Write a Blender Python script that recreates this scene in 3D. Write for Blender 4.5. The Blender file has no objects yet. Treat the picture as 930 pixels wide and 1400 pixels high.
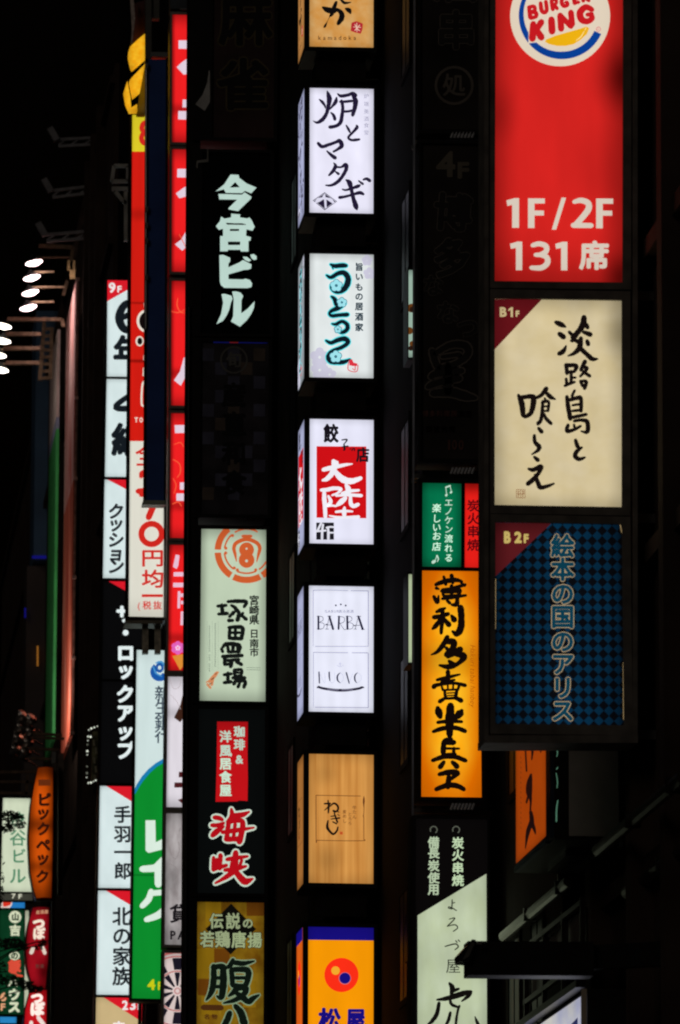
import bpy, math, random
from mathutils import Vector, Matrix
from mathutils.geometry import tessellate_polygon
random.seed(7)
C = bpy.context.scene.collection
SC = bpy.context.scene
R = math.radians

# ---------------------------------------------------------------- camera, sky, warm night fill, exposure
F = 8000.0                       # focal length in photo pixels (930 x 1400), a 205 mm lens
CAM = Vector((0, 0, 1.6))
cam_d = bpy.data.cameras.new('camera')
cam = bpy.data.objects.new('camera', cam_d); C.objects.link(cam); SC.camera = cam
cam_d.sensor_fit = 'VERTICAL'; cam_d.sensor_height = 36; cam_d.lens = F / 1400 * 36
cam_d.clip_start = 0.5; cam_d.clip_end = 3000
cam_d.dof.use_dof = True; cam_d.dof.focus_distance = 74; cam_d.dof.aperture_fstop = 5
MR = Matrix.Rotation(R(-5.25), 3, 'Z') @ Matrix.Rotation(R(100), 3, 'X') @ Matrix.Rotation(R(0.25), 3, 'Z')
cam.matrix_world = Matrix.Translation(CAM) @ MR.to_4x4()

w = bpy.data.worlds.new('World'); SC.world = w; w.use_nodes = True
nt = w.node_tree; sky = nt.nodes.new('ShaderNodeTexSky'); sky.sky_type = 'NISHITA'; sky.sun_disc = False
sky.sun_elevation = R(-4); sky.sun_rotation = R(200)
nt.links.new(sky.outputs[0], nt.nodes['Background'].inputs[0]); nt.nodes['Background'].inputs[1].default_value = 0.04
sun_d = bpy.data.lights.new('night_light', 'SUN'); sun_d.energy = 0.10; sun_d.angle = R(20); sun_d.color = (1, .86, .74)  # sun lamp added as dim warm street glow
sun = bpy.data.objects.new('night_light', sun_d); C.objects.link(sun)
sun.rotation_euler = (R(62), 0, R(-38))
SC.view_settings.view_transform = 'Standard'; SC.view_settings.look = 'None'
SC.view_settings.exposure = 0; SC.view_settings.gamma = 1
SC.cycles.use_denoising = True
SC.cycles.max_bounces = 4
SC.cycles.filter_width = 2.1

# ---------------------------------------------------------------- materials
def lin(c):
    return tuple(((v / 255) / 12.92 if v / 255 <= .04045 else ((v / 255 + .055) / 1.055) ** 2.4) for v in c) + (1,)
MATS = {}
def N(nt, t, **k):
    n = nt.nodes.new(t)
    for a, b in k.items(): setattr(n, a, b)
    return n
def mth(nt, op, a, b=None, c=None):
    n = nt.nodes.new('ShaderNodeMath'); n.operation = op
    for i, v in enumerate((a, b, c)):
        if v is None: continue
        if isinstance(v, (int, float)): n.inputs[i].default_value = v
        else: nt.links.new(v, n.inputs[i])
    return n.outputs[0]
def solid(name, base, rough=.6, metal=0, noise=.25, scale=3.0, bump=0, stretch=(1, 1, 1), spec=.5):
    """an unlit surface: base colour (linear) with grain and grime"""
    if name in MATS: return MATS[name]
    m = bpy.data.materials.new(name); m.use_nodes = True; nt = m.node_tree; p = nt.nodes['Principled BSDF']
    tc = N(nt, 'ShaderNodeTexCoord'); mp = N(nt, 'ShaderNodeMapping'); mp.inputs['Scale'].default_value = stretch
    nt.links.new(tc.outputs['Object'], mp.inputs[0])
    nz = N(nt, 'ShaderNodeTexNoise'); nz.inputs['Scale'].default_value = scale; nz.inputs['Detail'].default_value = 6
    nt.links.new(mp.outputs[0], nz.inputs['Vector'])
    mr = N(nt, 'ShaderNodeMapRange'); mr.inputs[1].default_value = .3; mr.inputs[2].default_value = .7
    mr.inputs[3].default_value = 1 - noise; mr.inputs[4].default_value = 1 + noise
    nt.links.new(nz.outputs[0], mr.inputs[0])
    mx = N(nt, 'ShaderNodeVectorMath', operation='SCALE'); mx.inputs[0].default_value = base[:3]
    nt.links.new(mr.outputs[0], mx.inputs['Scale']); nt.links.new(mx.outputs[0], p.inputs['Base Color'])
    p.inputs['Roughness'].default_value = rough; p.inputs['Metallic'].default_value = metal; p.inputs['Specular IOR Level'].default_value = spec
    if bump:
        b = N(nt, 'ShaderNodeBump'); b.inputs['Strength'].default_value = bump; b.inputs['Distance'].default_value = .02
        nt.links.new(nz.outputs[0], b.inputs['Height']); nt.links.new(b.outputs[0], p.inputs['Normal'])
    MATS[name] = m; return m
def lit(name, rgb, k=1.0, edge=.25, ew=.10, stripes=0.0, nstr=4, blot=.05, bscale=3, dead=None, rgb2=None, wood=0, bands=0, nband=3, edge_rgb=None):
    """translucent backlit film: uneven tube light and edge falloff are painted into the emission (UV = panel 0..1)"""
    key = 'lit_' + name
    if key in MATS: return MATS[key]
    m = bpy.data.materials.new(key); m.use_nodes = True; nt = m.node_tree; p = nt.nodes['Principled BSDF']; L = nt.links
    uv = N(nt, 'ShaderNodeUVMap'); sp = N(nt, 'ShaderNodeSeparateXYZ'); L.new(uv.outputs[0], sp.inputs[0])
    u, v = sp.outputs[0], sp.outputs[1]
    du = mth(nt, 'MINIMUM', u, mth(nt, 'SUBTRACT', 1, u)); dv = mth(nt, 'MINIMUM', v, mth(nt, 'SUBTRACT', 1, v))
    mu = N(nt, 'ShaderNodeMapRange', interpolation_type='SMOOTHSTEP'); L.new(du, mu.inputs[0]); mu.inputs[1].default_value = -ew * .4; mu.inputs[2].default_value = ew * 1.6
    mv = N(nt, 'ShaderNodeMapRange', interpolation_type='SMOOTHSTEP'); L.new(dv, mv.inputs[0]); mv.inputs[1].default_value = -ew * .3; mv.inputs[2].default_value = ew
    for q in (mu, mv): q.inputs[3].default_value = 1 - edge; q.inputs[4].default_value = 1
    f = mth(nt, 'MULTIPLY', mu.outputs[0], mv.outputs[0])
    nz = N(nt, 'ShaderNodeTexNoise'); nz.inputs['Scale'].default_value = bscale; nz.inputs['Detail'].default_value = 3
    L.new(uv.outputs[0], nz.inputs['Vector'])
    f = mth(nt, 'MULTIPLY', f, mth(nt, 'MULTIPLY_ADD', nz.outputs[0], 4 * blot, 1 - 2 * blot))
    if stripes:
        s = mth(nt, 'SINE', mth(nt, 'MULTIPLY', u, nstr * 2 * math.pi))
        f = mth(nt, 'MULTIPLY', f, mth(nt, 'MULTIPLY_ADD', s, stripes, 1))
    if bands:
        s = mth(nt, 'SINE', mth(nt, 'MULTIPLY_ADD', v, nband * 2 * math.pi, -math.pi / 2))
        f = mth(nt, 'MULTIPLY', f, mth(nt, 'MULTIPLY_ADD', s, bands, 1 - bands))
    if dead:                                     # failing tubes and dim bands painted into the emission: (u, v, radius u, radius v, depth)
        for (a, b, ru, rv, dp) in dead:
            dd = mth(nt, 'ADD', mth(nt, 'POWER', mth(nt, 'DIVIDE', mth(nt, 'SUBTRACT', u, a), ru), 2), mth(nt, 'POWER', mth(nt, 'DIVIDE', mth(nt, 'SUBTRACT', v, b), rv), 2))
            g = N(nt, 'ShaderNodeMapRange', interpolation_type='SMOOTHSTEP'); L.new(mth(nt, 'SQRT', dd), g.inputs[0])
            g.inputs[3].default_value = 1 - dp; g.inputs[4].default_value = 1
            f = mth(nt, 'MULTIPLY', f, g.outputs[0])
    col = None
    if wood or rgb2:
        mp = N(nt, 'ShaderNodeMapping'); mp.inputs['Scale'].default_value = (7, .45, 1) if wood else (2.2, 5, 1)
        L.new(uv.outputs[0], mp.inputs[0]); n2 = N(nt, 'ShaderNodeTexNoise'); n2.inputs['Scale'].default_value = 1.6; n2.inputs['Detail'].default_value = 5
        L.new(mp.outputs[0], n2.inputs['Vector'])
        r = N(nt, 'ShaderNodeMapRange'); L.new(n2.outputs[0], r.inputs[0]); r.inputs[1].default_value = .35; r.inputs[2].default_value = .65
        mx = N(nt, 'ShaderNodeMix', data_type='RGBA'); L.new(r.outputs[0], mx.inputs[0])
        mx.inputs[6].default_value = lin(rgb); mx.inputs[7].default_value = lin(rgb2); col = mx.outputs[2]
    if edge_rgb:
        mx = N(nt, 'ShaderNodeMix', data_type='RGBA'); L.new(mth(nt, 'MULTIPLY', mu.outputs[0], mv.outputs[0]), mx.inputs[0])
        r3_ = N(nt, 'ShaderNodeMapRange'); L.new(mth(nt, 'MULTIPLY', mu.outputs[0], mv.outputs[0]), r3_.inputs[0]); r3_.inputs[1].default_value = 1 - edge; r3_.inputs[2].default_value = 1
        L.new(r3_.outputs[0], mx.inputs[0]); mx.inputs[6].default_value = lin(edge_rgb)
        if col: L.new(col, mx.inputs[7])
        else: mx.inputs[7].default_value = lin(rgb)
        col = mx.outputs[2]
    if col: L.new(col, p.inputs['Emission Color'])
    else: p.inputs['Emission Color'].default_value = lin(rgb)
    L.new(mth(nt, 'MULTIPLY', f, k), p.inputs['Emission Strength'])
    l = lin(rgb); p.inputs['Base Color'].default_value = (l[0] * .3, l[1] * .3, l[2] * .3, 1)
    p.inputs['Roughness'].default_value = .45; p.inputs['Specular IOR Level'].default_value = .2
    MATS[key] = m; return m
def ink(rgb, k=1.0, edge=.15, blot=.05):
    """printed or cut film on a lit panel"""
    return lit('film_%d_%d_%d_%d' % (*rgb, int(k * 100)), rgb, k, edge=edge, blot=blot)
def paint(rgb, rough=.6):
    """flat unlit print"""
    return solid('paint_%d_%d_%d' % rgb, lin(rgb)[:3], rough, 0, .12)
BLACKM = solid('black_powder_coat', (.018, .016, .016), .42, .3, .3, 5)
DARKM = solid('dark_bronze_metal', (.035, .030, .027), .38, .6, .3, 4)
STEEL = solid('grey_steel', (.22, .22, .21), .4, .7, .25, 6)
RUST = solid('weathered_brown_metal', (.20, .13, .08), .6, .3, .4, 8)
GLASS = solid('dark_window_glass', (.012, .014, .018), .5, .0, .1, 1, spec=.12)
PLAST = solid('grey_acrylic', (.11, .10, .095), .55, 0, .15, 2)

# ---------------------------------------------------------------- geometry core
def ray(px, py):
    return (MR @ Vector(((px - 465) / F, (700 - py) / F, -1))).normalized()
class Plane:
    """vertical plane through the line of sight of (px,py) at street distance D, facing back down the street"""
    def __init__(s, D, yaw=0.0, px=465, py=700):
        d = ray(px, py); s.o = CAM + d * (D / d.y)
        s.n = Vector((math.sin(R(yaw)), -math.cos(R(yaw)), 0)); s.u = Vector((math.cos(R(yaw)), math.sin(R(yaw)), 0))
        s.v = Vector((0, 0, 1)); s.D = D
    def hit(s, px, py):
        d = ray(px, py); t = (s.o - CAM).dot(s.n) / d.dot(s.n); return CAM + d * t
    def uv(s, px, py):
        q = s.hit(px, py) - s.o; return (q.dot(s.u), q.z)
    def pt(s, u, v, lift=0): return s.o + s.u * u + s.v * v + s.n * lift
class SidePlane(Plane):
    """plane X = const along the street (faces the open street, -X)"""
    def __init__(s, X):
        s.o = Vector((X, 0, 0)); s.n = Vector((-1, 0, 0)); s.u = Vector((0, -1, 0)); s.v = Vector((0, 0, 1)); s.D = 0
def P3(px, py, D):
    d = ray(px, py); return CAM + d * (D / d.y)
def mesh_obj(name, verts, faces, mat, parent=None, uvs=None, smooth=False):
    me = bpy.data.meshes.new(name); o = bpy.data.objects.new(name, me)
    root = parent
    while root and root.parent: root = root.parent
    off = Vector(root.location) if root else Vector()
    me.from_pydata([tuple(Vector(v) - off) for v in verts], [], faces)
    if uvs:
        ul = me.uv_layers.new(name='UVMap')
        for poly in me.polygons:
            for li in poly.loop_indices: ul.data[li].uv = uvs[me.loops[li].vertex_index]
    me.materials.append(mat)
    if smooth:
        for f in me.polygons: f.use_smooth = True
    me.update()
    C.objects.link(o)
    if parent: o.parent = parent
    return o
def thing(name, loc, label, cat, group=None):
    o = bpy.data.objects.new(name, None); o.empty_display_size = .2; C.objects.link(o); o.location = loc
    o['label'] = label; o['category'] = cat
    if group: o['group'] = group
    return o
def tag(o, label, cat, group=None):
    o['label'] = label; o['category'] = cat
    if group: o['group'] = group
    return o
class MB:
    def __init__(s): s.v = []; s.f = []; s.uv = []; s.st = []
    def prism(s, pts_back, pts_front):
        n = len(pts_back); b = len(s.v); s.st.append(b); s.v += [tuple(p) for p in pts_back] + [tuple(p) for p in pts_front]
        s.uv += [(0, 0)] * (2 * n)
        s.f += [tuple(b + n + i for i in range(n)), tuple(b + n - 1 - i for i in range(n))]
        for i in range(n): j = (i + 1) % n; s.f.append((b + i, b + j, b + n + j, b + n + i))
    def slab(s, pl, q, back, front):            # q = uv polygon on the plane
        s.prism([pl.pt(u, v, back) for u, v in q], [pl.pt(u, v, front) for u, v in q])
    def box(s, c, d):
        x, y, z = c; a, b, e = d[0] / 2, d[1] / 2, d[2] / 2
        q = [(x - a, y - b), (x + a, y - b), (x + a, y + b), (x - a, y + b)]
        s.prism([(i, j, z - e) for i, j in q], [(i, j, z + e) for i, j in q])
    def beam(s, p, q, w, h=None):
        p, q = Vector(p), Vector(q); h = h or w; d = (q - p).normalized()
        up = Vector((0, 0, 1)) if abs(d.z) < .95 else Vector((0, 1, 0))
        a = d.cross(up).normalized() * (w / 2); b = a.cross(d).normalized() * (h / 2)
        cs = [-a - b, a - b, a + b, -a + b]
        s.prism([p + c for c in cs], [q + c for c in cs])
    def tube(s, pts, r, n=8):
        pts = [Vector(p) for p in pts]
        for i in range(len(pts) - 1):
            p, q = pts[i], pts[i + 1]; d = (q - p).normalized(); up = Vector((0, 0, 1)) if abs(d.z) < .95 else Vector((0, 1, 0))
            a = d.cross(up).normalized(); b = a.cross(d)
            ring = [(a * math.cos(2 * math.pi * k / n) + b * math.sin(2 * math.pi * k / n)) * r for k in range(n)]
            s.prism([p + c for c in ring], [q + c for c in ring])
    def lathe(s, base, axis, prof, n=14):
        base = Vector(base); ax = Vector(axis).normalized(); up = Vector((0, 0, 1)) if abs(ax.z) < .9 else Vector((0, 1, 0))
        a = ax.cross(up).normalized(); b = ax.cross(a); b0 = len(s.v)
        for (r, h) in prof:
            for k in range(n):
                t = 2 * math.pi * k / n; s.v.append(tuple(base + ax * h + (a * math.cos(t) + b * math.sin(t)) * r)); s.uv.append((0, 0))
        for i in range(len(prof) - 1):
            for k in range(n): k2 = (k + 1) % n; s.f.append((b0 + i * n + k, b0 + i * n + k2, b0 + (i + 1) * n + k2, b0 + (i + 1) * n + k))
        s.f.append(tuple(b0 + k for k in range(n))[::-1]); s.f.append(tuple(b0 + (len(prof) - 1) * n + k for k in range(n)))
    def build_each(s, name, mat, parent):
        for i, a in enumerate(s.st):
            b = s.st[i + 1] if i + 1 < len(s.st) else len(s.v)
            mesh_obj(name, s.v[a:b], [tuple(k - a for k in f) for f in s.f if a <= f[0] < b], mat, parent)
    def build(s, name, mat, parent=None, smooth=False, uv=False):
        return mesh_obj(name, s.v, s.f, mat, parent, s.uv if uv else None, smooth)

# ---------------------------------------------------------------- flat shapes in photo pixels
def crop(x0, y0, s): return lambda x, y: (x0 + x / s, y0 + y / s)
def strokes(tr, txt, extra=0.0, rough=.07):
    """brush strokes: 'x,y,width x,y,width ...; next stroke' in crop coordinates -> (verts, faces) in photo pixels"""
    out = []; rnd = random.Random(len(txt))
    for st in txt.split(';'):
        P = [tuple(float(a) for a in p.split(',')) for p in st.split()]
        if len(P) < 2: continue
        pts = []
        for i in range(len(P) - 1):
            p0 = P[max(0, i - 1)]; p1 = P[i]; p2 = P[i + 1]; p3 = P[min(len(P) - 1, i + 2)]
            nn = 7
            for k in range(nn + (1 if i == len(P) - 2 else 0)):
                t = k / nn
                pts.append([.5 * (2 * p1[j] + (p2[j] - p0[j]) * t + (2 * p0[j] - 5 * p1[j] + 4 * p2[j] - p3[j]) * t * t + (3 * p1[j] - p0[j] - 3 * p2[j] + p3[j]) * t ** 3) for j in range(3)])
        V = []; Fc = []; n = len(pts); L = []; Rr = []
        for i, (x, y, wd) in enumerate(pts):
            a = pts[max(0, i - 1)]; b = pts[min(n - 1, i + 1)]; dx, dy = b[0] - a[0], b[1] - a[1]; l = math.hypot(dx, dy) or 1
            wd = max(2, wd) + extra * 2
            h1 = wd / 2 * (1 + rnd.uniform(-rough, rough)); h2 = wd / 2 * (1 + rnd.uniform(-rough, rough))
            L.append((x - dy / l * h1, y + dx / l * h1)); Rr.append((x + dy / l * h2, y - dx / l * h2))
        V = L + Rr
        for i in range(n - 1): Fc.append((i, i + 1, n + i + 1, n + i))
        for end, (i, sg) in enumerate(((0, -1), (n - 1, 1))):       # rounded ends
            x, y, wd = pts[i]; wd = max(2, wd) / 2 + extra
            a = pts[0 if end == 0 else n - 2]; b = pts[1 if end == 0 else n - 1]
            ang = math.atan2(b[1] - a[1], b[0] - a[0]) + (math.pi if end == 0 else 0)
            c = len(V); V.append((x, y))
            m = 6
            for k in range(m + 1):
                t = ang - math.pi / 2 + math.pi * k / m; V.append((x + math.cos(t) * wd * .9, y + math.sin(t) * wd * .9))
            for k in range(m): Fc.append((c, c + 1 + k, c + 2 + k))
        out.append(([tr(*p) for p in V], Fc))
    return out
def poly(tr, pts, holes=()):
    loops = [list(pts)] + [list(h) for h in holes]
    tri = tessellate_polygon([[Vector((x, y, 0)) for x, y in lp] for lp in loops])
    fl = [p for lp in loops for p in lp]
    return [([tr(*p) for p in fl], [tuple(t) for t in tri])]
def disc(tr, cx, cy, r, ry=None, n=28, a0=0, a1=360, r_in=None):
    ry = ry or r
    if r_in is None and a1 - a0 >= 360:
        return [([tr(cx + r * math.cos(2 * math.pi * k / n), cy + ry * math.sin(2 * math.pi * k / n)) for k in range(n)], [tuple(range(n))])]
    V = []; Fc = []; ri = r_in or 0
    for k in range(n + 1):
        t = R(a0 + (a1 - a0) * k / n)
        V += [tr(cx + r * math.cos(t), cy + ry * math.sin(t)), tr(cx + ri * math.cos(t), cy + ri * ry / r * math.sin(t))]
    for k in range(n): Fc.append((2 * k, 2 * k + 2, 2 * k + 3, 2 * k + 1))
    return [(V, Fc)]
GL = {}
def glyph(ch, off):
    k = (ch, round(off, 3))
    if k not in GL:
        c = bpy.data.curves.new('lettering', 'FONT'); c.body = ch; c.size = 1; c.offset = off; c.resolution_u = 3; c.fill_mode = 'FRONT'
        o = bpy.data.objects.new('lettering', c); m = bpy.data.meshes.new_from_object(o)
        V = [(v.co.x, v.co.y) for v in m.vertices]; Fc = [tuple(p.vertices) for p in m.polygons]
        bpy.data.objects.remove(o); bpy.data.curves.remove(c); bpy.data.meshes.remove(m)
        GL[k] = (V, Fc)
    return GL[k]
def bold(fn):
    """heavier weight: the outline is swept round a small circle instead of being offset (keeps dense kanji clean)"""
    def f(tr, ch, *a, off=.0, **k):
        if off <= .015 or (ord(ch) < 0x2000 and off < .035) or ch in '♪♫': return fn(tr, ch, *a, off=off, **k)
        sz = k.pop('_sz', None) or (a[2] if fn.__name__ == 'char_' else (a[3] - a[1]) * .95)
        n = 8; out = []
        for i in range(n):
            dx, dy = off * sz * math.cos(2 * math.pi * i / n), off * sz * math.sin(2 * math.pi * i / n)
            out += fn(lambda x, y, dx=dx, dy=dy: tr(x + dx, y + dy), ch, *a, off=0, **k)
        return out
    return f
def char_(tr, ch, cx, cy, size, off=.0, rot=0, sx=1, sy=1, shear=0):
    """one full-width character centred on its cell"""
    V, Fc = glyph(ch, off); out = []; c, s = math.cos(R(rot)), math.sin(R(rot))
    half = .5 if ord(ch) > 0x2000 and ch not in '♪♫' else (max(v[0] for v in V) + min(v[0] for v in V)) / 2
    for x, y in V:
        X = (x - half + shear * (y - .36)) * size * sx; Y = -(y - .36) * size * sy
        out.append(tr(cx + X * c - Y * s, cy + X * s + Y * c))
    return [(out, Fc)]
char = bold(char_)
def col(tr, txt, cx, ys, size, off=.0, **k):
    out = []
    for ch, y in zip(txt, ys):
        if ch != ' ': out += char(tr, ch, cx, y, size, off=off, **k)
    return out
def fit_(tr, ch, x0, y0, x1, y1, off=.03, rot=0):
    V, Fc = glyph(ch, off); a = min(v[0] for v in V); b = max(v[0] for v in V); c = min(v[1] for v in V); d = max(v[1] for v in V)
    cx, cy = (x0 + x1) / 2, (y0 + y1) / 2; cs, sn = math.cos(R(rot)), math.sin(R(rot)); out = []
    for x, y in V:
        X = ((x - a) / (b - a) - .5) * (x1 - x0); Y = (.5 - (y - c) / (d - c)) * (y1 - y0)
        out.append(tr(cx + X * cs - Y * sn, cy + X * sn + Y * cs))
    return [(out, Fc)]
_fit = bold(fit_)
def fit(tr, ch, x0, y0, x1, y1, off=.03, rot=0):
    e = off * (y1 - y0) * .95 if (off > .015 and (ord(ch) >= 0x2000 or off >= .035)) else 0
    return _fit(tr, ch, x0 + e, y0 + e, x1 - e, y1 - e, off=off, rot=rot)
def line(tr, txt, x0, y_base, size, off=0, gap=0, rot=0, shear=0):
    """a run of latin letters from x0 along the (rotated) baseline"""
    out = []; pen = 0; c, s = math.cos(R(rot)), math.sin(R(rot))
    for ch in txt:
        if ch == ' ': pen += .28 + gap; continue
        V, Fc = glyph(ch, off); w_ = max(v[0] for v in V)
        out.append(([tr(x0 + (pen + x + shear * y) * size * c + y * size * s, y_base + (pen + x + shear * y) * size * s - y * size * c) for x, y in V], Fc))
        pen += w_ + .06 + gap
    return out
def clip_shapes(shapes, quad):
    """clip to a convex polygon given in photo pixels"""
    res = []; area = sum(quad[i][0] * quad[(i + 1) % 4][1] - quad[(i + 1) % 4][0] * quad[i][1] for i in range(4)); sg = 1 if area > 0 else -1
    for V, Fc in shapes:
        nv = []; nf = []
        for f in Fc:
            pg = [V[i] for i in f]
            for i in range(4):
                a, b = quad[i], quad[(i + 1) % 4]; new = []
                sd = lambda p: sg * ((b[0] - a[0]) * (p[1] - a[1]) - (b[1] - a[1]) * (p[0] - a[0]))
                for j in range(len(pg)):
                    p, q = pg[j], pg[(j + 1) % len(pg)]; dp, dq = sd(p), sd(q)
                    if dp >= 0: new.append(p)
                    if dp * dq < 0: t = dp / (dp - dq); new.append((p[0] + (q[0] - p[0]) * t, p[1] + (q[1] - p[1]) * t))
                pg = new
                if len(pg) < 3: break
            if len(pg) >= 3: nf.append(tuple(range(len(nv), len(nv) + len(pg)))); nv += pg
        if nf: res.append((nv, nf))
    return res

# ---------------------------------------------------------------- a lit sign box
class Sign:
    def __init__(s, label, pl, quad, rim, depth, panel, group=None, cat='illuminated sign', name='illuminated_sign', body=None, frame=None, side=None, proud=.02, parts=True):
        s.pl = pl; s.q = quad; k = pl.D / F; s.k = k
        s.c = [pl.uv(*p) for p in quad]                       # TL TR BR BL
        TL, TR, BR, BL = s.c; l, t, r, b = [a * k for a in rim]
        s.out = [(TL[0] - l, TL[1] + t), (TR[0] + r, TR[1] + t), (BR[0] + r, BR[1] - b), (BL[0] - l, BL[1] - b)]
        s.root = thing(name, pl.pt((BL[0] + BR[0]) / 2, s.out[3][1], -depth / 2), label, cat, group)
        fm = frame or BLACKM
        m = MB(); m.slab(pl, s.out[::-1], -depth, -.02); m.build('body', body or BLACKM, s.root)
        o = s.out; m = MB()
        m.slab(pl, [BL, TL, (o[0][0], TL[1]), (o[3][0], BL[1])][::-1], -.02, proud)
        m.slab(pl, [TR, BR, (o[2][0], BR[1]), (o[1][0], TR[1])][::-1], -.02, proud)
        m.slab(pl, [(o[0][0], TL[1]), TL, TR, (o[1][0], TR[1]), o[1], o[0]][::-1], -.02, proud)
        m.slab(pl, [BL, (o[3][0], BL[1]), o[3], o[2], (o[2][0], BR[1]), BR][::-1], -.02, proud)
        m.build('frame', fm, s.root)
        s.ix = 0; s.depth = depth; s.side = side
        s.add('panel', [([tuple(p) for p in quad], [(3, 2, 1, 0)])], panel, lift=-.012)
        s.ix = 0
    def bil(s, u, v):
        TL, TR, BR, BL = s.c
        fv = (v - BL[1]) / (TL[1] - BL[1]); xl = BL[0] + (TL[0] - BL[0]) * fv; xr = BR[0] + (TR[0] - BR[0]) * fv
        return ((u - xl) / (xr - xl), fv)
    def add(s, name, shapes, mat, clip=False, lift=None, side=None, label=None, split=False):
        if split:
            for sh in shapes: s.add(name, [sh], mat, clip, lift, side); s.ix -= 1
            s.ix += 1; return
        if clip: shapes = clip_shapes(shapes, s.q)
        V = []; Fc = []; UV = []; SV = []
        s.ix += 1; base = (lift if lift is not None else -.010 + .0016 * s.ix)
        for n, (vs, fs) in enumerate(shapes):
            b = len(V); lf = base + min(n, 40) * 2.5e-5
            for (x, y) in vs:
                u, v = s.pl.uv(x, y); V.append(s.pl.pt(u, v, lf)); fu, fv = s.bil(u, v); UV.append((fu, fv))
                if s.side:
                    d0, d1 = .05, s.depth - .05
                    xo = s.out[0][0] + (s.out[3][0] - s.out[0][0]) * (1 - fv)
                    SV.append(s.pl.pt(xo, v, 0) - s.pl.n * (d0 + (1 - fu) * (d1 - d0)) - s.pl.u * (.014 + lf))
            Fc += [tuple(b + i for i in f) for f in fs]
        o = mesh_obj(name, V, Fc, mat, s.root, UV)
        if label: o['label'] = label
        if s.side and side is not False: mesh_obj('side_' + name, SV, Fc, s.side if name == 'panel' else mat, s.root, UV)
        return o
def rect(x0, y0, x1, y1, sl=0.0, lean=0.0):
    """TL TR BR BL in photo pixels; sl = drop to the right, lean = left shift going down"""
    h = y1 - y0; return [(x0, y0), (x1, y0 + sl), (x1 - lean * h, y1 + sl), (x0 - lean * h, y1)]
ID = lambda x, y: (x, y)

# ================================================================ STRUCTURE
XW = 7.75                                            # the building line on the right of the street
g = MB(); g.prism([(-400, -200, -.3), (400, -200, -.3), (400, 1500, -.3), (-400, 1500, -.3)], [(-400, -200, 0), (400, -200, 0), (400, 1500, 0), (-400, 1500, 0)])
o = g.build('ground', solid('asphalt', (.05, .05, .05), .8, 0, .3, .8)); o['kind'] = 'structure'
g = MB(); g.box((XW - 1.8, 100, .065), (3.8, 240, .13))
o = g.build('pavement', solid('paving', (.22, .21, .20), .8, 0, .2, 2)); o['kind'] = 'structure'

FAC = solid('dark_tile_facade', (.022, .019, .018), .95, 0, .35, 1.4, .3, spec=.05)
FAC2 = solid('brown_render_facade', (.060, .040, .031), .95, 0, .35, 1.1, .3, spec=.1)
FAC3 = solid('soot_grey_concrete', (.011, .010, .010), 1, 0, .5, .7, .3, spec=.03)
def building(y0, y1, x, h, mat, label, wins=(), fins=(), ledges=(), win_h=1.5):
    t = thing('office_building', (x + 8, y0, 0), label, 'building', 'office buildings along the right of the street')
    m = MB(); m.box((x + 8, (y0 + y1) / 2, h / 2), (16, y1 - y0 - .02, h)); wall = m.build('wall', mat, t)
    for (wy, wz) in wins:
        m = MB(); W = 1.1; H = win_h
        m.box((x, wy, wz + H / 2 - .04), (.05, W, .08)); m.box((x, wy, wz - H / 2 + .04), (.05, W, .08))
        m.box((x, wy - W / 2 + .04, wz), (.05, .08, H - .16)); m.box((x, wy + W / 2 - .04, wz), (.05, .08, H - .16))
        m.box((x, wy, wz), (.04, .05, H - .16))
        f = m.build('window', FAC3, t); m = MB(); m.box((x - .005, wy, wz), (.02, W - .1, H - .1)); m.build('pane', GLASS, f)
    for (fy, fw, z0, z1) in fins:
        m = MB(); m.box((x - .11, fy, (z0 + z1) / 2), (.22, fw, z1 - z0)); m.build('pilaster', mat, t)
    for lz in ledges:
        m = MB(); m.box((x - .06, (y0 + y1) / 2, lz), (.12, y1 - y0 - .06, .18)); m.build('ledge', mat, t)
    return t
building(40, 60, XW + .38, 60, FAC2, 'dark brown building behind the tall red and cream signs at the right edge',
         wins=[(y, z) for y in (50.0, 52.3, 54.3, 57) for z in (6.3, 9.3, 12.3, 15.3, 18.3)], fins=[(51.2, .35, 0, 60), (53.35, .3, 0, 60), (55.6, .35, 0, 60), (58.5, .4, 0, 60)], ledges=[8, 11, 14, 17])
building(60, 71, XW + .10, 60, FAC, 'dark tiled building beside the tall amber sign', wins=[(y, z) for y in (62, 64, 68, 70) for z in (7.5, 10.5, 13.5, 16.5, 19.5)], fins=[(68, .3, 0, 60)])
building(71, 86, XW - .2, 60, FAC3, 'black narrow building behind the column of seven lit boxes', wins=[(y, z) for y in (73, 78, 81, 84) for z in (9, 12, 15, 18, 21)], fins=[(82.6, .3, 0, 60)])
building(86, 104, XW - .3, 60, FAC, 'dark tiled building behind the column of green tinted signs', wins=[(y, z) for y in (89, 96, 99, 102) for z in (10, 13, 16, 19, 22)], fins=[(94, .3, 0, 60)])
building(104, 138, XW - .45, 66, FAC3, 'sooty concrete building behind the red and white signs on the left', wins=[(y, z) for y in (124, 127, 130, 133, 136) for z in (13, 16.2, 19.4, 22.6, 25.8, 29)], fins=[(y, .3, 0, 66) for y in (125.5, 128.5, 131.5, 134.5)])
building(138, 215, XW - .6, 37, FAC2, 'low brown building behind the edge-on floodlit billboards', wins=[(y, z) for y in (141, 144, 147) for z in (15, 18.2, 21.4, 24.6, 27.8, 31)], fins=[(y, .35, 0, 37) for y in (142.5, 145.5, 148.5)], ledges=[19.8, 26.2, 32.6, 36.6])

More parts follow.
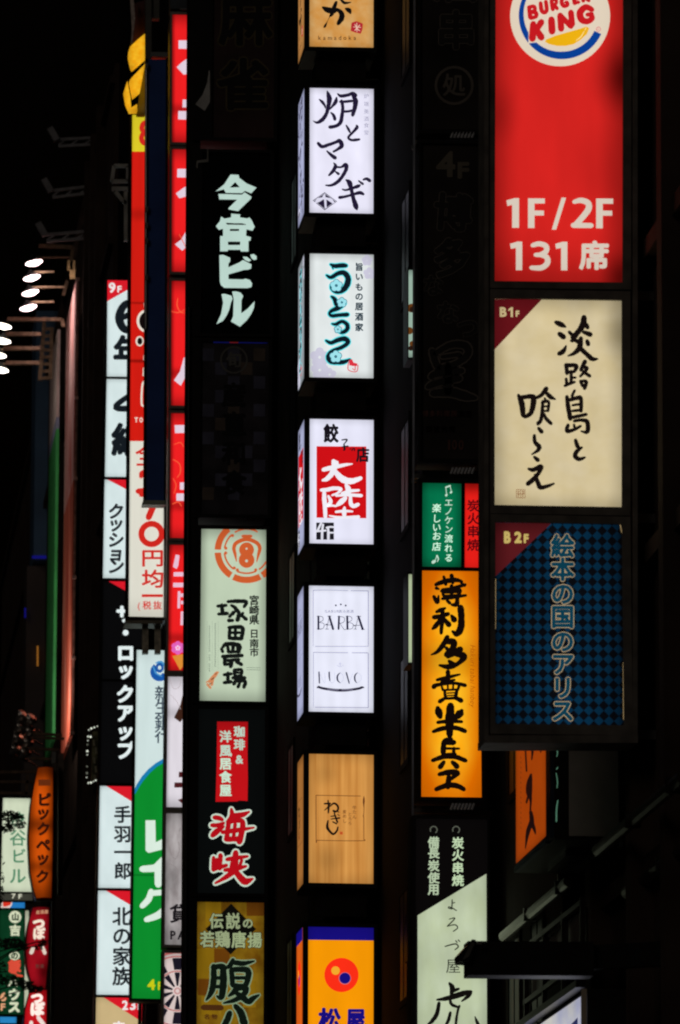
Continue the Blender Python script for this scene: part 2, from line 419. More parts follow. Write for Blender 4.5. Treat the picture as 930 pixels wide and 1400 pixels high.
# ================================================================ MIDDLE COLUMN OF SEVEN SQUARE BOXES
GM = 'seven lit boxes of the middle sign column'
mid = Plane(76)
WHITE_M = lit('white_tubes', (234, 232, 250), 1.0, edge=.30, ew=.07, stripes=.025, nstr=3, blot=.07)
WHITE_M2 = lit('soft_white', (226, 232, 232), 1.0, edge=.36, ew=.08, stripes=.02, nstr=4, blot=.08)
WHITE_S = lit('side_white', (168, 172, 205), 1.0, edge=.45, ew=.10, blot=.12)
RIM = (7, 5, 5, 6)
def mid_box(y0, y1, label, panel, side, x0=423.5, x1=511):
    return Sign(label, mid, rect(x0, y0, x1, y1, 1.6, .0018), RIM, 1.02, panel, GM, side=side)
NAVY = ink((34, 26, 52), 1); BLK = ink((14, 11, 12), 1, blot=.02)
# --- 1 amber top box
b1 = mid_box(-110, 64, 'amber lit box topmost in the middle column, black brush kana and small red seal',
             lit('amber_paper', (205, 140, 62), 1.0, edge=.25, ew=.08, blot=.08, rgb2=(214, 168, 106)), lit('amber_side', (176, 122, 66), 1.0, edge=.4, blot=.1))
t = crop(400, 0, 7.5)
b1.add('lettering', strokes(t, '310,72,20 350,95,56 410,110,60 460,100,40 500,130,50 505,180,58 470,240,40 ; 450,20,30 430,70,44 405,140,40 385,165,20 ; 385,165,8 360,215,5 335,265,26 322,280,10 ; 550,88,28 580,105,50 595,132,24 ; 495,-10,24 535,28,30 600,22,10') + strokes(t, '420,-300,60 500,-320,70 560,-260,50 ; 380,-180,60 470,-190,60 600,-200,50 ; 500,-250,60 480,-120,60 430,-60,50'), BLK)
b1.add('seal', poly(t, [(606, 232), (655, 216), (722, 240), (718, 300), (700, 345), (640, 330), (598, 315)]), ink((178, 40, 48)))
b1.add('seal_mark', strokes(t, '640,250,8 660,285,12 640,310,8 ; 690,255,8 665,290,10 690,315,8 ; 625,275,6 700,280,8 ; 660,235,7 662,325,7'), ink((232, 190, 170)))
b1.add('name_line', line(t, 'kamadoka', 262, 408, 62, .006, gap=.27), ink((62, 34, 22)))
# --- 2 white brush sign
b2 = mid_box(120, 291, 'white lit box with dark brush lettering and a black hammer diamond at its foot', WHITE_M, WHITE_S)
t = crop(400, 110, 7.371)
b2.add('lettering', strokes(t, """272,190,14 300,215,30 325,250,24 332,280,8 ; 350,105,12 362,140,40 372,190,54 362,260,40 340,340,38 300,395,42 250,423,28 208,405,6 ;
445,172,20 435,215,40 400,262,24 375,290,14 ; 388,322,16 415,350,32 428,390,34 ; 455,132,14 490,155,34 560,145,34 610,128,34 640,150,34 ; 608,150,30 635,200,54 630,270,46 607,348,36 ;
478,213,20 530,212,28 600,205,30 ; 495,205,34 508,270,34 500,350,38 485,420,40 440,457,36 378,468,38 ; 510,312,26 560,310,26 610,300,26 ;
542,450,14 565,490,28 580,520,20 ; 645,450,16 650,472,36 610,520,26 565,570,26 590,598,26 640,597,30 675,592,24 ;
260,632,34 300,665,36 370,645,34 440,620,32 475,608,44 498,655,46 460,690,30 415,715,24 ; 348,710,16 385,745,32 430,778,42 ;
415,828,10 434,860,36 410,910,36 368,955,20 ; 440,870,26 490,872,22 535,850,46 542,892,40 500,970,36 450,1025,36 390,1055,28 335,1055,14 ; 430,915,14 465,940,30 ;
505,1095,16 540,1103,22 600,1085,28 660,1065,38 682,1052,18 ; 475,1178,34 530,1170,28 620,1145,28 680,1130,38 715,1145,28 ; 540,1000,16 575,1030,52 595,1100,40 615,1190,42 640,1265,54 650,1298,22 ; 668,1010,16 710,1042,26 ; 715,998,20 750,990,32 780,1010,34""")
       + poly(t, [(205, 1208), (325, 1125), (450, 1218), (325, 1306)]), NAVY)
b2.add('emblem', strokes(t, '325,1148,14 318,1180,34 330,1200,24 335,1278,22 ; 240,1222,26 262,1205,40 300,1190,26 325,1180,18 ; 412,1230,24 385,1205,34 350,1190,24 325,1180,18') +
       strokes(t, '218,1208,4 325,1136,4 ; 325,1136,4 438,1218,4 ; 438,1218,4 325,1295,4 ; 325,1295,4 218,1208,4', rough=0), ink((222, 220, 240)))
b2.add('small_lettering', col(t, '炉端美酒食堂', 745, [158, 236, 312, 386, 452, 524], 52), ink((150, 148, 172)))
# --- 3 white box, teal outlined kana with plum blossoms
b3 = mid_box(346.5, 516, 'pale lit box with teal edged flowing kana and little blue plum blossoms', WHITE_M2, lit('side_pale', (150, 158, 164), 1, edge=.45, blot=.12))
t = crop(400, 335, 7.371)
def petals(t, cx, cy, r, rp, n=5, a=-90): return sum([disc(t, cx + r * math.cos(R(a + 360 / n * k)), cy + r * math.sin(R(a + 360 / n * k)), rp) for k in range(n)], [])
b3.add('pale_blossom', petals(t, 752, 155, 30, 26) + petals(t, 775, 285, 34, 28) + petals(t, 275, 1130, 56, 44) + petals(t, 275, 1260, 52, 40) + petals(t, 375, 1305, 40, 30), ink((205, 203, 222)), clip=True)
K3 = """385,195,22 430,210,42 500,205,46 540,207,40 ; 400,205,20 410,240,10 ; 343,303,18 390,325,38 460,285,44 520,280,50 560,330,56 550,400,58 505,455,52 440,470,40 392,440,22 382,400,8 ;
393,518,22 425,545,42 442,600,42 ; 535,590,18 470,628,46 400,660,38 372,690,26 400,712,36 470,706,36 555,700,42 ; 398,793,16 440,797,32 500,770,36 550,800,42 550,850,42 500,880,36 450,862,14 ;
338,962,22 390,985,38 460,955,46 530,945,52 560,980,44 500,1028,38 400,1070,38 360,1120,42 380,1170,46 450,1183,42 520,1177,42 580,1150,18"""
b3.add('letter_edge', strokes(t, K3, 10, rough=0), ink((96, 224, 232)))
b3.add('lettering', strokes(t, K3), ink((14, 26, 36), blot=.02))
fl = [(442, 408, 34, 27), (498, 578, 28, 21), (458, 850, 20, 16), (436, 1124, 34, 26)]
b3.add('blossom_edge', sum([petals(t, x, y, r, q + 6) for x, y, r, q in fl], []), ink((30, 110, 130)))
b3.add('blossom', sum([petals(t, x, y, r, q) for x, y, r, q in fl], []), ink((158, 226, 236)))
b3.add('blossom_eye', sum([disc(t, x, y, q * .55, r_in=q * .3) for x, y, r, q in fl], []), ink((30, 90, 110)))
b3.add('small_lettering', col(t, '旨いもの居酒家', 672, [222, 320, 424, 520, 620, 724, 830], 84, .035), ink((22, 48, 62)))
b3.add('seal', poly(t, [(568, 1160), (600, 1150), (615, 1185), (655, 1195), (650, 1215), (575, 1215)]) + strokes(t, '565,1180,9 560,1250,9 600,1275,8 650,1270,9 660,1210,9 ; 600,1215,9 650,1215,9 ; 632,1218,9 630,1260,9 605,1245,8', rough=0), ink((222, 52, 66)))
# --- 4 gyoza shop
b4 = mid_box(572.5, 743, 'white lit box with a red square of white brush kanji above a small black 4F', lit('white_tubes_b', (230, 230, 248), 1.0, edge=.22, ew=.07, stripes=.03, nstr=3), WHITE_S)
t = crop(400, 560, 7.371)
b4.add('red_square', poly(t, [(243, 368), (745, 371), (745, 1094), (243, 1088)]), ink((205, 16, 22), edge=.0, blot=.03))
b4.add('lettering', strokes(t, """312,605,40 380,588,46 450,572,38 530,556,32 605,546,10 ; 415,520,48 430,545,84 ; 425,570,62 400,640,52 350,695,46 305,712,24 ; 430,620,44 480,680,62 540,715,66 610,718,56 688,690,40 ;
290,810,32 340,808,40 420,792,38 490,800,32 455,840,24 400,862,20 ; 320,830,34 322,900,46 328,980,42 332,1078,38 ; 362,870,24 385,930,40 348,968,26 400,966,22 440,972,20 ; 540,758,30 562,800,56 565,860,34 ; 495,842,20 570,822,32 668,812,26 ; 440,868,20 560,858,30 695,866,32 ;
535,890,40 490,930,56 450,962,30 ; 585,870,32 588,940,40 612,972,40 662,955,38 ; 525,985,24 520,1030,46 525,1078,32 ; 438,1030,24 520,1022,28 605,1025,18 ; 372,1068,14 450,1082,22 540,1084,24 668,1080,32"""), ink((240, 238, 246), edge=0))
b4.add('shop_lettering', fit(t, '餃', 310, 140, 468, 335, .045) + strokes(t, '498,305,12 550,302,16 530,335,12 515,350,10 ; 520,350,14 525,400,22 512,408,8 ; 500,375,12 560,368,16 ; 580,398,10 592,392,8 ; 600,410,14 612,390,10 625,395,12 625,412,14') + fit(t, '店', 640, 378, 775, 530, .04), ink((22, 18, 26)))
b4.add('floor_plate', poly(t, [(240, 1138), (418, 1138), (418, 1310), (240, 1310)]), ink((28, 26, 34)))
b4.add('floor_lettering', strokes(t, '290,1142,20 262,1200,22 243,1232,14 ; 246,1225,20 300,1222,18 335,1218,20 ; 308,1158,22 300,1225,24 298,1306,24 ; 358,1185,20 362,1240,26 362,1305,26 ; 345,1190,22 380,1182,18 415,1184,18 ; 365,1240,18 415,1240,16', rough=.02), ink((228, 228, 240)))
# --- 5 thin line lettering
b5 = mid_box(800.5, 973, 'white lit box with two thin framed fields of fine latin lettering and a dark ribbon', lit('white_tubes_c', (232, 234, 250), 1.0, edge=.27, ew=.07, stripes=.025, nstr=5, blot=.06), WHITE_S, x0=422.5)
t = crop(400, 790, 7.371)
b5.add('border', strokes(t, '210,125,5 350,122,4 560,128,5 ; 590,128,5 765,130,6 ; 210,125,4 210,690,3 ; 765,130,6 765,685,5 ; 230,690,5 765,690,4 ; 212,750,5 560,754,5 ; 600,754,5 762,755,6 ; 212,750,4 212,1305,3 ; 765,760,6 765,1305,6 ; 230,1303,5 765,1307,5', rough=0), ink((120, 120, 158)))
b5.add('lettering', disc(t, 438, 277, 9) + disc(t, 488, 267, 9) + disc(t, 537, 278, 9) + strokes(t, """262,388,19 262,515,19 ; 246,386,5 300,392,5 308,425,5 270,448,5 ; 270,448,5 318,462,5 308,508,5 248,516,5 ; 372,388,20 410,516,22 ; 372,388,5 345,516,5 ; 330,474,5 400,474,5 ; 330,516,5 365,516,5 ; 355,386,6 390,386,6 ;
470,388,19 465,515,19 ; 455,388,5 515,396,5 525,425,5 510,450,5 472,458,5 ; 480,460,5 520,518,5 540,518,5 ; 552,388,20 555,515,20 ; 540,386,5 590,392,5 598,425,5 560,448,5 ; 560,448,5 610,465,5 600,510,5 545,516,5 ; 665,388,20 708,516,22 ; 665,388,5 632,516,5 ; 615,478,5 698,478,5 ; 618,516,5 648,516,5 ; 695,519,6 728,519,6 ; 648,388,6 690,388,6 ; 250,516,6 290,516,6 ; 350,470,12 336,466,6 ; 630,482,12 616,478,6""", rough=0), ink((28, 26, 58), edge=0))
b5.add('small_lettering', line(t, 'GABURI', 326, 350, 38, 0, gap=.1) + sum([char(t, c, 485 + 38 * i, 338, 36) for i, c in enumerate('飲み居酒')], []) , ink((120, 120, 150), edge=0))
b5.add('lower_lettering', strokes(t, '268,950,14 272,1060,12 ; 370,950,14 372,1000,14 378,1040,8 ; 482,955,5 455,985,15 455,1030,15 482,1060,5 ; 543,955,14 572,1062,12 ; 655,955,5 630,985,14 630,1030,14 650,1060,5', rough=0), ink((30, 28, 62), edge=0))
b5.add('fine_line', strokes(t, '270,955,3 325,1060,3 325,955,3 ; 378,1040,3 400,1060,3 425,1030,3 425,955,3 ; 482,955,3 510,985,3 510,1030,3 482,1060,3 ; 572,1060,3 610,955,3 ; 655,955,3 690,985,3 690,1030,3 650,1060,3 ; 480,850,5 482,890,5 ; 450,880,4 480,898,4 515,878,4 ; 462,868,4 500,866,4', rough=0), ink((176, 178, 205), edge=0))
b5.add('ribbon', strokes(t, '262,1098,22 300,1112,24 400,1128,26 480,1133,28 560,1131,26 660,1117,24 705,1103,22 ; 250,1105,14 275,1100,16 ; 690,1100,14 718,1105,14', rough=0), ink((30, 26, 50), edge=0))
b5.add('ribbon_mark', strokes(t, ' ; '.join('%d,%d,5 %d,%d,5' % (358 + 13 * i, 1120 + (3 if i % 2 else 0), 358 + 13 * i, 1132 + (3 if i % 2 else 0)) for i in range(20) if i not in (9, 10)), rough=0), ink((170, 168, 196), edge=0))
# --- 6 wood veneer
b6 = mid_box(1030.5, 1207, 'warm wood-veneer lit box with a small framed brush kana mark', lit('veneer', (214, 152, 78), 1.05, edge=.30, ew=.12, wood=1, rgb2=(188, 124, 56), dead=[(.30, .18, .34, .22, .35), (.25, .86, .3, .16, .25)]),
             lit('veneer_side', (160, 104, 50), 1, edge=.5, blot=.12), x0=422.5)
t = crop(400, 1020, 6.669)
BRN = ink((104, 58, 26)); DBR = ink((22, 14, 12))
b6.add('border', strokes(t, '216,448,6 620,455,6 ; 215,450,6 216,850,6 222,858,6 ; 222,858,6 400,862,6 645,862,6 651,850,6 ; 651,850,5 651,660,6 647,640,8 652,600,5 652,520,8', rough=0) + strokes(t, '652,458,5 651,500,18 650,550,6'), BRN)
b6.add('lettering', strokes(t, """325,495,12 330,560,18 327,608,14 ; 293,525,16 345,522,16 ; 345,522,14 320,560,12 293,584,8 ; 340,552,10 378,522,18 412,545,20 415,580,18 388,600,16 372,586,12 426,602,8 ;
350,640,10 395,636,14 ; 352,665,10 430,655,16 ; 382,612,14 395,650,16 410,694,18 ; 368,690,12 402,708,14 ; 412,622,7 428,634,8 ; 324,680,14 318,740,26 345,782,22 375,802,20 405,772,18 415,738,14"""), DBR)
b6.add('small_lettering', col(t, '牛たん', 566, [562, 602, 646], 40, .01) + col(t, 'とろろ', 524, [622, 662, 704], 38, .01) + col(t, '麦めし', 475, [600, 640, 684], 38, .01), ink((112, 66, 30)))
b6.add('seal', poly(t, [(432, 780), (458, 780), (458, 806), (432, 806)]), ink((190, 80, 36)))
# --- 7 orange with blue band
b7 = mid_box(1267, 1500, 'orange lit box with blue top band and red disc, lowest in the middle column', lit('orange_film', (244, 150, 4), 1.0, edge=.16, ew=.06, stripes=.02, nstr=2, blot=.04),
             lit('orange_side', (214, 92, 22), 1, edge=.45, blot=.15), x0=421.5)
t = crop(400, 1220, 7.5); BLU = ink((22, 14, 122))
b7.add('blue_band', poly(t, [(160, 350), (838, 362), (838, 494), (160, 486)]), BLU, clip=True)
b7.add('red_disc', disc(t, 503, 847, 175, n=48), ink((250, 46, 22), edge=0))
b7.add('emblem_edge', disc(t, 538, 882, 64), ink((205, 110, 110), edge=0))
b7.add('yellow_dot', disc(t, 442, 802, 44), ink((238, 168, 44), edge=0))
b7.add('blue_dot', disc(t, 538, 880, 57), BLU)
b7.add('lettering', fit(t, '松', 262, 1180, 500, 1420, .055) + fit(t, '屋', 545, 1195, 750, 1420, .05), BLU, side=False)

# mast that carries the seven boxes
mast = thing('sign_mast', mid.pt(*mid.uv(470, 1600)), 'black steel mast joining the seven lit boxes of the middle column', 'sign mast')
m = MB(); a = mid.pt(*mid.uv(468, 1700), -.65); m.box((a.x, a.y, 12), (.40, .34, 40)); m.build('post', BLACKM, mast)
for y in (92, 318, 543, 770, 1001, 1236):
    c = mid.pt(*mid.uv(468, y), -.5); m = MB(); m.box(c, (.66, .72, .30)); m.build('coupling', DARKM, mast)
    m = MB(); c2 = Vector((XW - .2, c.y + .2, c.z)); m.beam((c.x, c.y + .2, c.z + .06), (XW, c2.y, c.z + .06), .08); m.beam((c.x, c.y + .2, c.z - .14), (XW, c2.y, c.z - .14), .08); m.build_each('bracket', DARKM, mast)

# ================================================================ RIGHT COLUMN (nearest): red, cream and dark checked panels in one tall frame
GR = 'three panels of the big right-hand sign tower'
rp = Plane(55)
RF = solid('worn_bronze_frame', (.17, .155, .135), .6, .1, .35, 5)
def rbox(quad, label, panel, rim):
    return Sign(label, rp, quad, rim, .40, panel, GR, frame=RF, proud=.03, name='illuminated_sign')
r1 = rbox([(678, -160), (852, -157), (851, 387), (676, 385)], 'tall red lit sign with a round burger logo above big floor numbers',
          lit('red_film', (214, 36, 32), .96, edge=.55, ew=.14, blot=.11, bscale=2.6, dead=[(1.02, .52, .34, .13, .80), (1.0, .02, .20, .08, .6), (.05, .42, .2, .1, .25), (.85, .3, .3, .15, .15)]), (8, 14, 12, 10))
CREAM = ink((224, 208, 186), 1, edge=.1, blot=.03); BRED = ink((196, 26, 32), 1, edge=0); BBLUE = ink((8, 62, 146), 1, edge=0)
t = crop(665, 0, 4.65)
r1.add('emblem_disc', disc(t, 470, 102, 318, 318, n=64), CREAM)
cr = [(482 + 275 * math.cos(R(a)), 98 + 277 * math.sin(R(a))) for a in range(25, 233, 4)] + [(482 + (275 - 48 + 26 * max(0, a - 90) / 140) * math.cos(R(a)), 98 + (277 - 48 + 26 * max(0, a - 90) / 140) * math.sin(R(a))) for a in range(229, 24, -4)]
r1.add('emblem_crescent', poly(t, cr), BBLUE)
r1.add('emblem_bun', poly(t, [(362, 258), (440, 226), (520, 203), (590, 184), (635, 168), (655, 178), (640, 215), (600, 252), (555, 280), (505, 291), (450, 291), (400, 280)]), ink((236, 176, 18), 1, edge=0))
r1.add('emblem_upper_bun', poly(t, [(300, -60), (330, -130), (400, -175), (480, -190), (560, -175), (620, -130), (640, -80), (470, -75)]), ink((236, 176, 18), 1, edge=0))
r1.add('emblem_highlight', strokes(t, '572,256,5 600,235,7 622,200,5 ; 628,190,5 634,178,6', rough=0), ink((248, 220, 140), 1, edge=0))
def chunky(t, rows):
    out = []
    for ch, x0, y0, x1, y1, rot, b in rows:
        if ch == 'I': out += fit(t, 'I', x0 - b, y0 - b, x1 + b, y1 + b, off=.0, rot=rot); continue
        for i in range(12):
            dx, dy = b * math.cos(i * math.pi / 6), b * math.sin(i * math.pi / 6)
            out += fit(lambda x, y, dx=dx, dy=dy: t(x + dx, y + dy), ch, x0, y0, x1, y1, off=.0, rot=rot)
        out += fit(t, ch, x0, y0, x1, y1, off=.0, rot=rot)
    return out
BKL = [('B', 272, 44, 308, 104, -12, 12), ('U', 342, 20, 378, 78, -13, 12), ('R', 410, 6, 442, 58, -14, 12), ('G', 474, -16, 516, 40, -13, 12), ('E', 550, -30, 580, 20, -12, 12), ('R', 606, -44, 646, 4, -12, 12),
       ('K', 300, 148, 350, 240, -14, 21), ('I', 407, 112, 419, 196, -14, 21), ('N', 474, 88, 536, 178, -14, 19), ('G', 598, 56, 664, 130, -10, 21)]
r1.add('emblem_letter_edge', poly(t, [(268, 135), (390, 90), (378, 262), (268, 276)]), CREAM)
r1.add('emblem_lettering', strokes(t, """299,152,42 293,246,46 ; 350,140,42 314,198,34 ; 318,186,36 350,238,46 ; 414,124,44 418,200,46 ; 470,98,40 476,184,42 ; 470,98,34 538,168,36 ; 538,78,38 545,156,40 ; 672,62,34 632,46,40 596,80,44 606,124,44 644,136,38 672,116,36 668,96,30 ; 642,94,28 672,90,28 ;
272,50,27 280,112,30 ; 268,46,22 302,42,26 308,64,24 280,78,20 ; 284,80,22 314,80,26 316,104,26 282,116,24 ; 345,20,26 352,66,28 370,80,26 384,62,26 378,10,26 ; 414,8,26 423,60,27 ; 412,3,22 440,-2,24 444,20,22 422,33,18 ; 430,30,22 450,54,26 ; 514,-12,22 488,-10,24 478,14,26 492,38,26 516,32,24 514,14,20 500,16,16 ; 552,-25,24 561,22,26 ; 560,20,22 588,14,22 ; 556,-2,18 580,-7,18 ; 608,-40,24 617,6,26 ; 620,-18,18 642,-30,20 ; 626,-14,20 652,4,24""", rough=0), BRED)
r1.add('emblem_ring', disc(t, 713, 186, 16, r_in=11) + fit(t, 'R', 708, 179, 718, 193, off=0), ink((214, 130, 130), 1, edge=0))
t = crop(665, 250, 4.65)
r1.add('lettering', poly(t, [(128, 112), (178, 98), (208, 98), (208, 286), (164, 286), (164, 140), (134, 148)]) + poly(t, [(265, 99), (372, 100), (372, 132), (306, 132), (306, 176), (366, 177), (366, 208), (306, 208), (306, 288), (265, 287)]) +
       poly(t, [(478, 94), (507, 95), (444, 298), (416, 298)]) + strokes(t, '558,122,26 600,112,34 645,128,38 650,165,40 615,215,38 572,262,36 ; 552,270,34 668,272,32', rough=0) + poly(t, [(698, 100), (806, 101), (806, 134), (740, 133), (740, 177), (800, 178), (800, 209), (740, 209), (740, 290), (698, 289)]) +
       poly(t, [(150, 388), (198, 374), (228, 374), (228, 556), (188, 556), (188, 414), (156, 420)]) + strokes(t, '294,398,28 335,388,32 378,402,34 380,435,34 345,456,30 312,458,26 ; 340,458,28 382,472,34 388,510,36 350,540,34 286,540,28', rough=0) +
       poly(t, [(438, 389), (485, 375), (515, 375), (515, 557), (475, 557), (475, 414), (444, 421)]) + fit(t, '席', 588, 366, 780, 555, .042), ink((216, 202, 186), 1, edge=.12))
# cream panel
r2 = rbox([(676, 408.5), (850, 411), (850, 694), (676, 691)], 'cream lit sign with flowing black brush writing and a dark red corner',
          lit('cream_paper', (208, 190, 146), 1.0, edge=.38, ew=.09, blot=.09, bscale=3.5, rgb2=(214, 198, 160), dead=[(1.0, .86, .22, .2, .5), (0, .2, .25, .4, .15)]), (8, 13, 12, 12))
t = crop(665, 400, 4.65)
r2.add('corner_patch', poly(t, [(50, 41), (354, 42), (50, 364)]), ink((98, 18, 24), 1, edge=.3))
r2.add('floor_lettering', chunky(t, [('B', 90, 95, 126, 150, 0, 4), ('F', 190, 116, 208, 150, 0, 3)]) + poly(t, [(140, 106), (158, 92), (170, 92), (170, 155), (155, 155), (155, 110), (140, 118)]), ink((196, 176, 130)))
r2.add('lettering', strokes(t, """443,188,22 475,202,32 503,217,12 ; 466,262,28 492,282,32 ; 464,388,26 490,372,28 508,338,8 ; 622,158,34 616,200,38 592,240,32 548,285,26 ; 528,250,18 545,268,20 ; 638,203,22 644,222,24 ; 618,250,20 662,266,30 ; 592,240,26 552,300,22 538,305,12 ; 560,300,20 585,312,26 ; 602,290,26 592,350,32 560,384,22 520,402,6 ; 642,308,24 648,328,26 ; 592,350,28 632,384,26 672,420,28 708,421,8 ;
508,458,22 514,512,24 ; 505,462,22 572,465,26 560,502,18 ; 514,506,18 560,502,16 ; 540,500,18 540,570,18 ; 545,540,12 568,540,12 ; 508,548,16 512,578,18 ; 500,592,16 530,578,18 562,568,14 ; 628,438,26 602,492,20 ; 610,472,16 640,482,22 598,532,14 ; 615,500,18 658,530,20 ; 600,562,18 612,592,18 ; 602,562,12 636,566,20 625,608,22 ;
562,622,14 545,658,16 ; 513,662,22 520,720,26 534,802,26 ; 530,682,20 578,670,24 602,672,22 602,752,22 ; 548,716,12 590,710,14 ; 548,752,14 598,746,16 ; 532,796,20 580,786,20 636,774,18 ; 560,816,18 602,810,18 642,822,26 642,884,24 602,880,6 ; 520,842,20 514,880,24 560,870,18 600,848,14 ; 558,840,14 565,872,14 ;
568,938,20 578,972,24 592,992,18 ; 608,984,12 576,1010,24 565,1040,26 592,1058,24 628,1047,10 ;
205,652,18 225,702,34 235,780,28 ; 222,666,24 288,660,28 302,680,34 285,762,28 245,790,20 ; 250,788,18 290,765,16 ; 382,610,28 350,652,22 308,672,16 ; 385,640,22 410,664,26 440,678,6 ; 355,700,16 382,690,18 398,700,16 392,752,16 ; 360,690,16 350,800,22 328,836,18 ; 360,724,10 390,722,10 ; 360,754,10 390,750,10 ; 368,770,12 380,800,20 412,832,20 ; 328,830,20 350,812,10 ; 372,672,12 380,690,12 ;
333,862,18 352,884,26 ; 306,908,18 310,950,24 336,980,28 325,1005,20 290,1028,6 ; 306,1045,16 328,1064,26 ; 268,1120,12 300,1126,26 348,1106,28 336,1142,22 300,1186,26 265,1215,28 ; 312,1160,20 330,1212,26 345,1238,26 390,1230,20 430,1214,10""", 2.0), ink((20, 13, 12), 1, blot=.02))
r2.add('seal', strokes(t, '192,1252,4 246,1252,4 ; 246,1252,4 247,1305,4 ; 247,1305,4 192,1304,4 ; 192,1304,4 192,1252,4 ; 219,1252,4 220,1304,4 ; 200,1265,5 212,1262,5 ; 200,1280,5 212,1282,5 ; 204,1262,5 204,1296,5 ; 228,1262,5 240,1264,5 ; 228,1280,5 240,1276,5 ; 234,1260,5 232,1298,5 ; 198,1278,4 240,1280,4', rough=0), ink((148, 108, 74), 1))
# checked panel (drawn as a lattice printed on the film)
chk = bpy.data.materials.new('film_blue_check'); chk.use_nodes = True; nt = chk.node_tree; p = nt.nodes['Principled BSDF']; L = nt.links
uvn = N(nt, 'ShaderNodeUVMap'); mp = N(nt, 'ShaderNodeMapping'); L.new(uvn.outputs[0], mp.inputs[0]); mp.inputs['Scale'].default_value = (12.75, 19.6, 1)
sx = N(nt, 'ShaderNodeSeparateXYZ'); L.new(mp.outputs[0], sx.inputs[0])
fa = mth(nt, 'FRACT', mth(nt, 'ADD', sx.outputs[0], .2)); fb = mth(nt, 'FRACT', sx.outputs[1])
dd = mth(nt, 'ADD', mth(nt, 'ABSOLUTE', mth(nt, 'SUBTRACT', fa, .5)), mth(nt, 'ABSOLUTE', mth(nt, 'SUBTRACT', fb, .5)))
mk = mth(nt, 'LESS_THAN', dd, .49)
mx = N(nt, 'ShaderNodeMix', data_type='RGBA'); L.new(mk, mx.inputs[0]); mx.inputs[6].default_value = lin((7, 9, 14)); mx.inputs[7].default_value = lin((5, 42, 66))
nz = N(nt, 'ShaderNodeTexNoise'); nz.inputs['Scale'].default_value = 2.5; L.new(uvn.outputs[0], nz.inputs['Vector'])
su = N(nt, 'ShaderNodeSeparateXYZ'); L.new(uvn.outputs[0], su.inputs[0])
e1 = mth(nt, 'MULTIPLY', mth(nt, 'MULTIPLY', su.outputs[0], mth(nt, 'SUBTRACT', 1, su.outputs[0])), 4); e1 = mth(nt, 'POWER', e1, .45)
L.new(mx.outputs[2], p.inputs['Emission Color']); L.new(mth(nt, 'MULTIPLY', e1, mth(nt, 'MULTIPLY_ADD', nz.outputs[0], .9, .55)), p.inputs['Emission Strength'])
p.inputs['Base Color'].default_value = (.01, .012, .02, 1); p.inputs['Roughness'].default_value = .3
r3 = rbox([(677, 714), (850, 717.5), (853, 992), (677, 990)], 'dim blue and black diamond checked sign with outlined vertical lettering and dark red corner', chk, (9, 11, 12, 14))
t = crop(665, 700, 4.375)
r3.add('corner_patch', poly(t, [(53, 63), (388, 68), (53, 386)]), ink((88, 24, 28), 1, edge=.5))
r3.add('floor_lettering', chunky(t, [('B', 111, 119, 142, 182, 0, 5), ('2', 173, 121, 208, 181, 0, 5), ('F', 228, 134, 250, 182, 0, 4)]), ink((196, 174, 100)))
YS = [205, 345, 490, 628, 775, 910, 1052, 1190]
def alice(off): return col(t, '絵本の国のアリス', 457, YS, 142, off)
r3.add('letter_shadow', alice(.085), ink((40, 26, 20)))
r3.add('letter_edge', alice(.070), ink((170, 150, 116)))
r3.add('lettering', alice(.038), ink((10, 58, 76)))
r3.add('trim', strokes(t, '395,64,6 800,70,6 ; 800,72,5 812,130,4 ; 820,900,6 822,1240,6 ; 55,1272,6 175,1276,5 ; 200,1277,5 340,1280,4 ; 56,400,3 56,700,2', rough=0), ink((176, 150, 104)))
# the tower frame behind the three panels, with its bottom rail
a = rp.uv(664, -170); b = rp.uv(866, 1012)
tw = thing('sign_tower', rp.pt((a[0] + b[0]) / 2, b[1], -.2), 'dark metal frame holding the red, cream and blue checked panels', 'sign frame')
def bar(px0, py0, px1, py1, back, front, nm, mat=RF, pl=rp, th=tw):
    q = [pl.uv(px0, py0), pl.uv(px1, py0), pl.uv(px1, py1), pl.uv(px0, py1)]; m = MB(); m.slab(pl, q[::-1], back, front); return m.build(nm, mat, th)
bar(661.5, -170, 667.5, 1006, -.45, .05, 'post'); bar(864.5, -170, 871, 1008, -.45, .05, 'post')
bar(661.5, 1006.5, 871, 1017, -.5, .07, 'bottom_rail'); 
m = MB()
for z in (-60, 398, 703, 1000):
    c = rp.pt(*rp.uv(866, z), -.25); m.beam(c, (XW + .4, c.y, c.z), .09)
m.build_each('bracket', STEEL, tw)

# ================================================================ AMBER SIGN COLUMN (second from the right)
GA = 'signs stacked in the slim column left of the big right tower'
ap = Plane(65)
a1 = Sign('small green lit sign with thin white handwriting and music notes', ap, [(577.5, 660), (631, 661.2), (630.5, 775.6), (577.3, 775)], (5, 6, 2, 3), .45,
          lit('green_film', (4, 112, 72), 1.0, edge=.55, ew=.16, blot=.10), GA)
t = crop(570, 650, 6.09); WH = ink((196, 226, 206), 1, edge=.1)
a1.add('lettering', strokes(t, '245,165,20 250,158,16 ; 283,142,18 290,136,14 ; 250,160,6 242,100,6 ; 242,98,12 278,85,14 ; 278,88,6 290,138,6 ; 135,722,26 150,712,22 ; 152,712,6 168,668,7 ; 168,665,12 180,695,10 170,718,5', rough=0)
       + col(t, 'エノケン流れる', 266, [225, 298, 372, 448, 526, 606, 686], 72, .016, shear=.05) + col(t, '楽しいお店', 166, [272, 358, 432, 504, 592], 76, .016, shear=.05), WH)
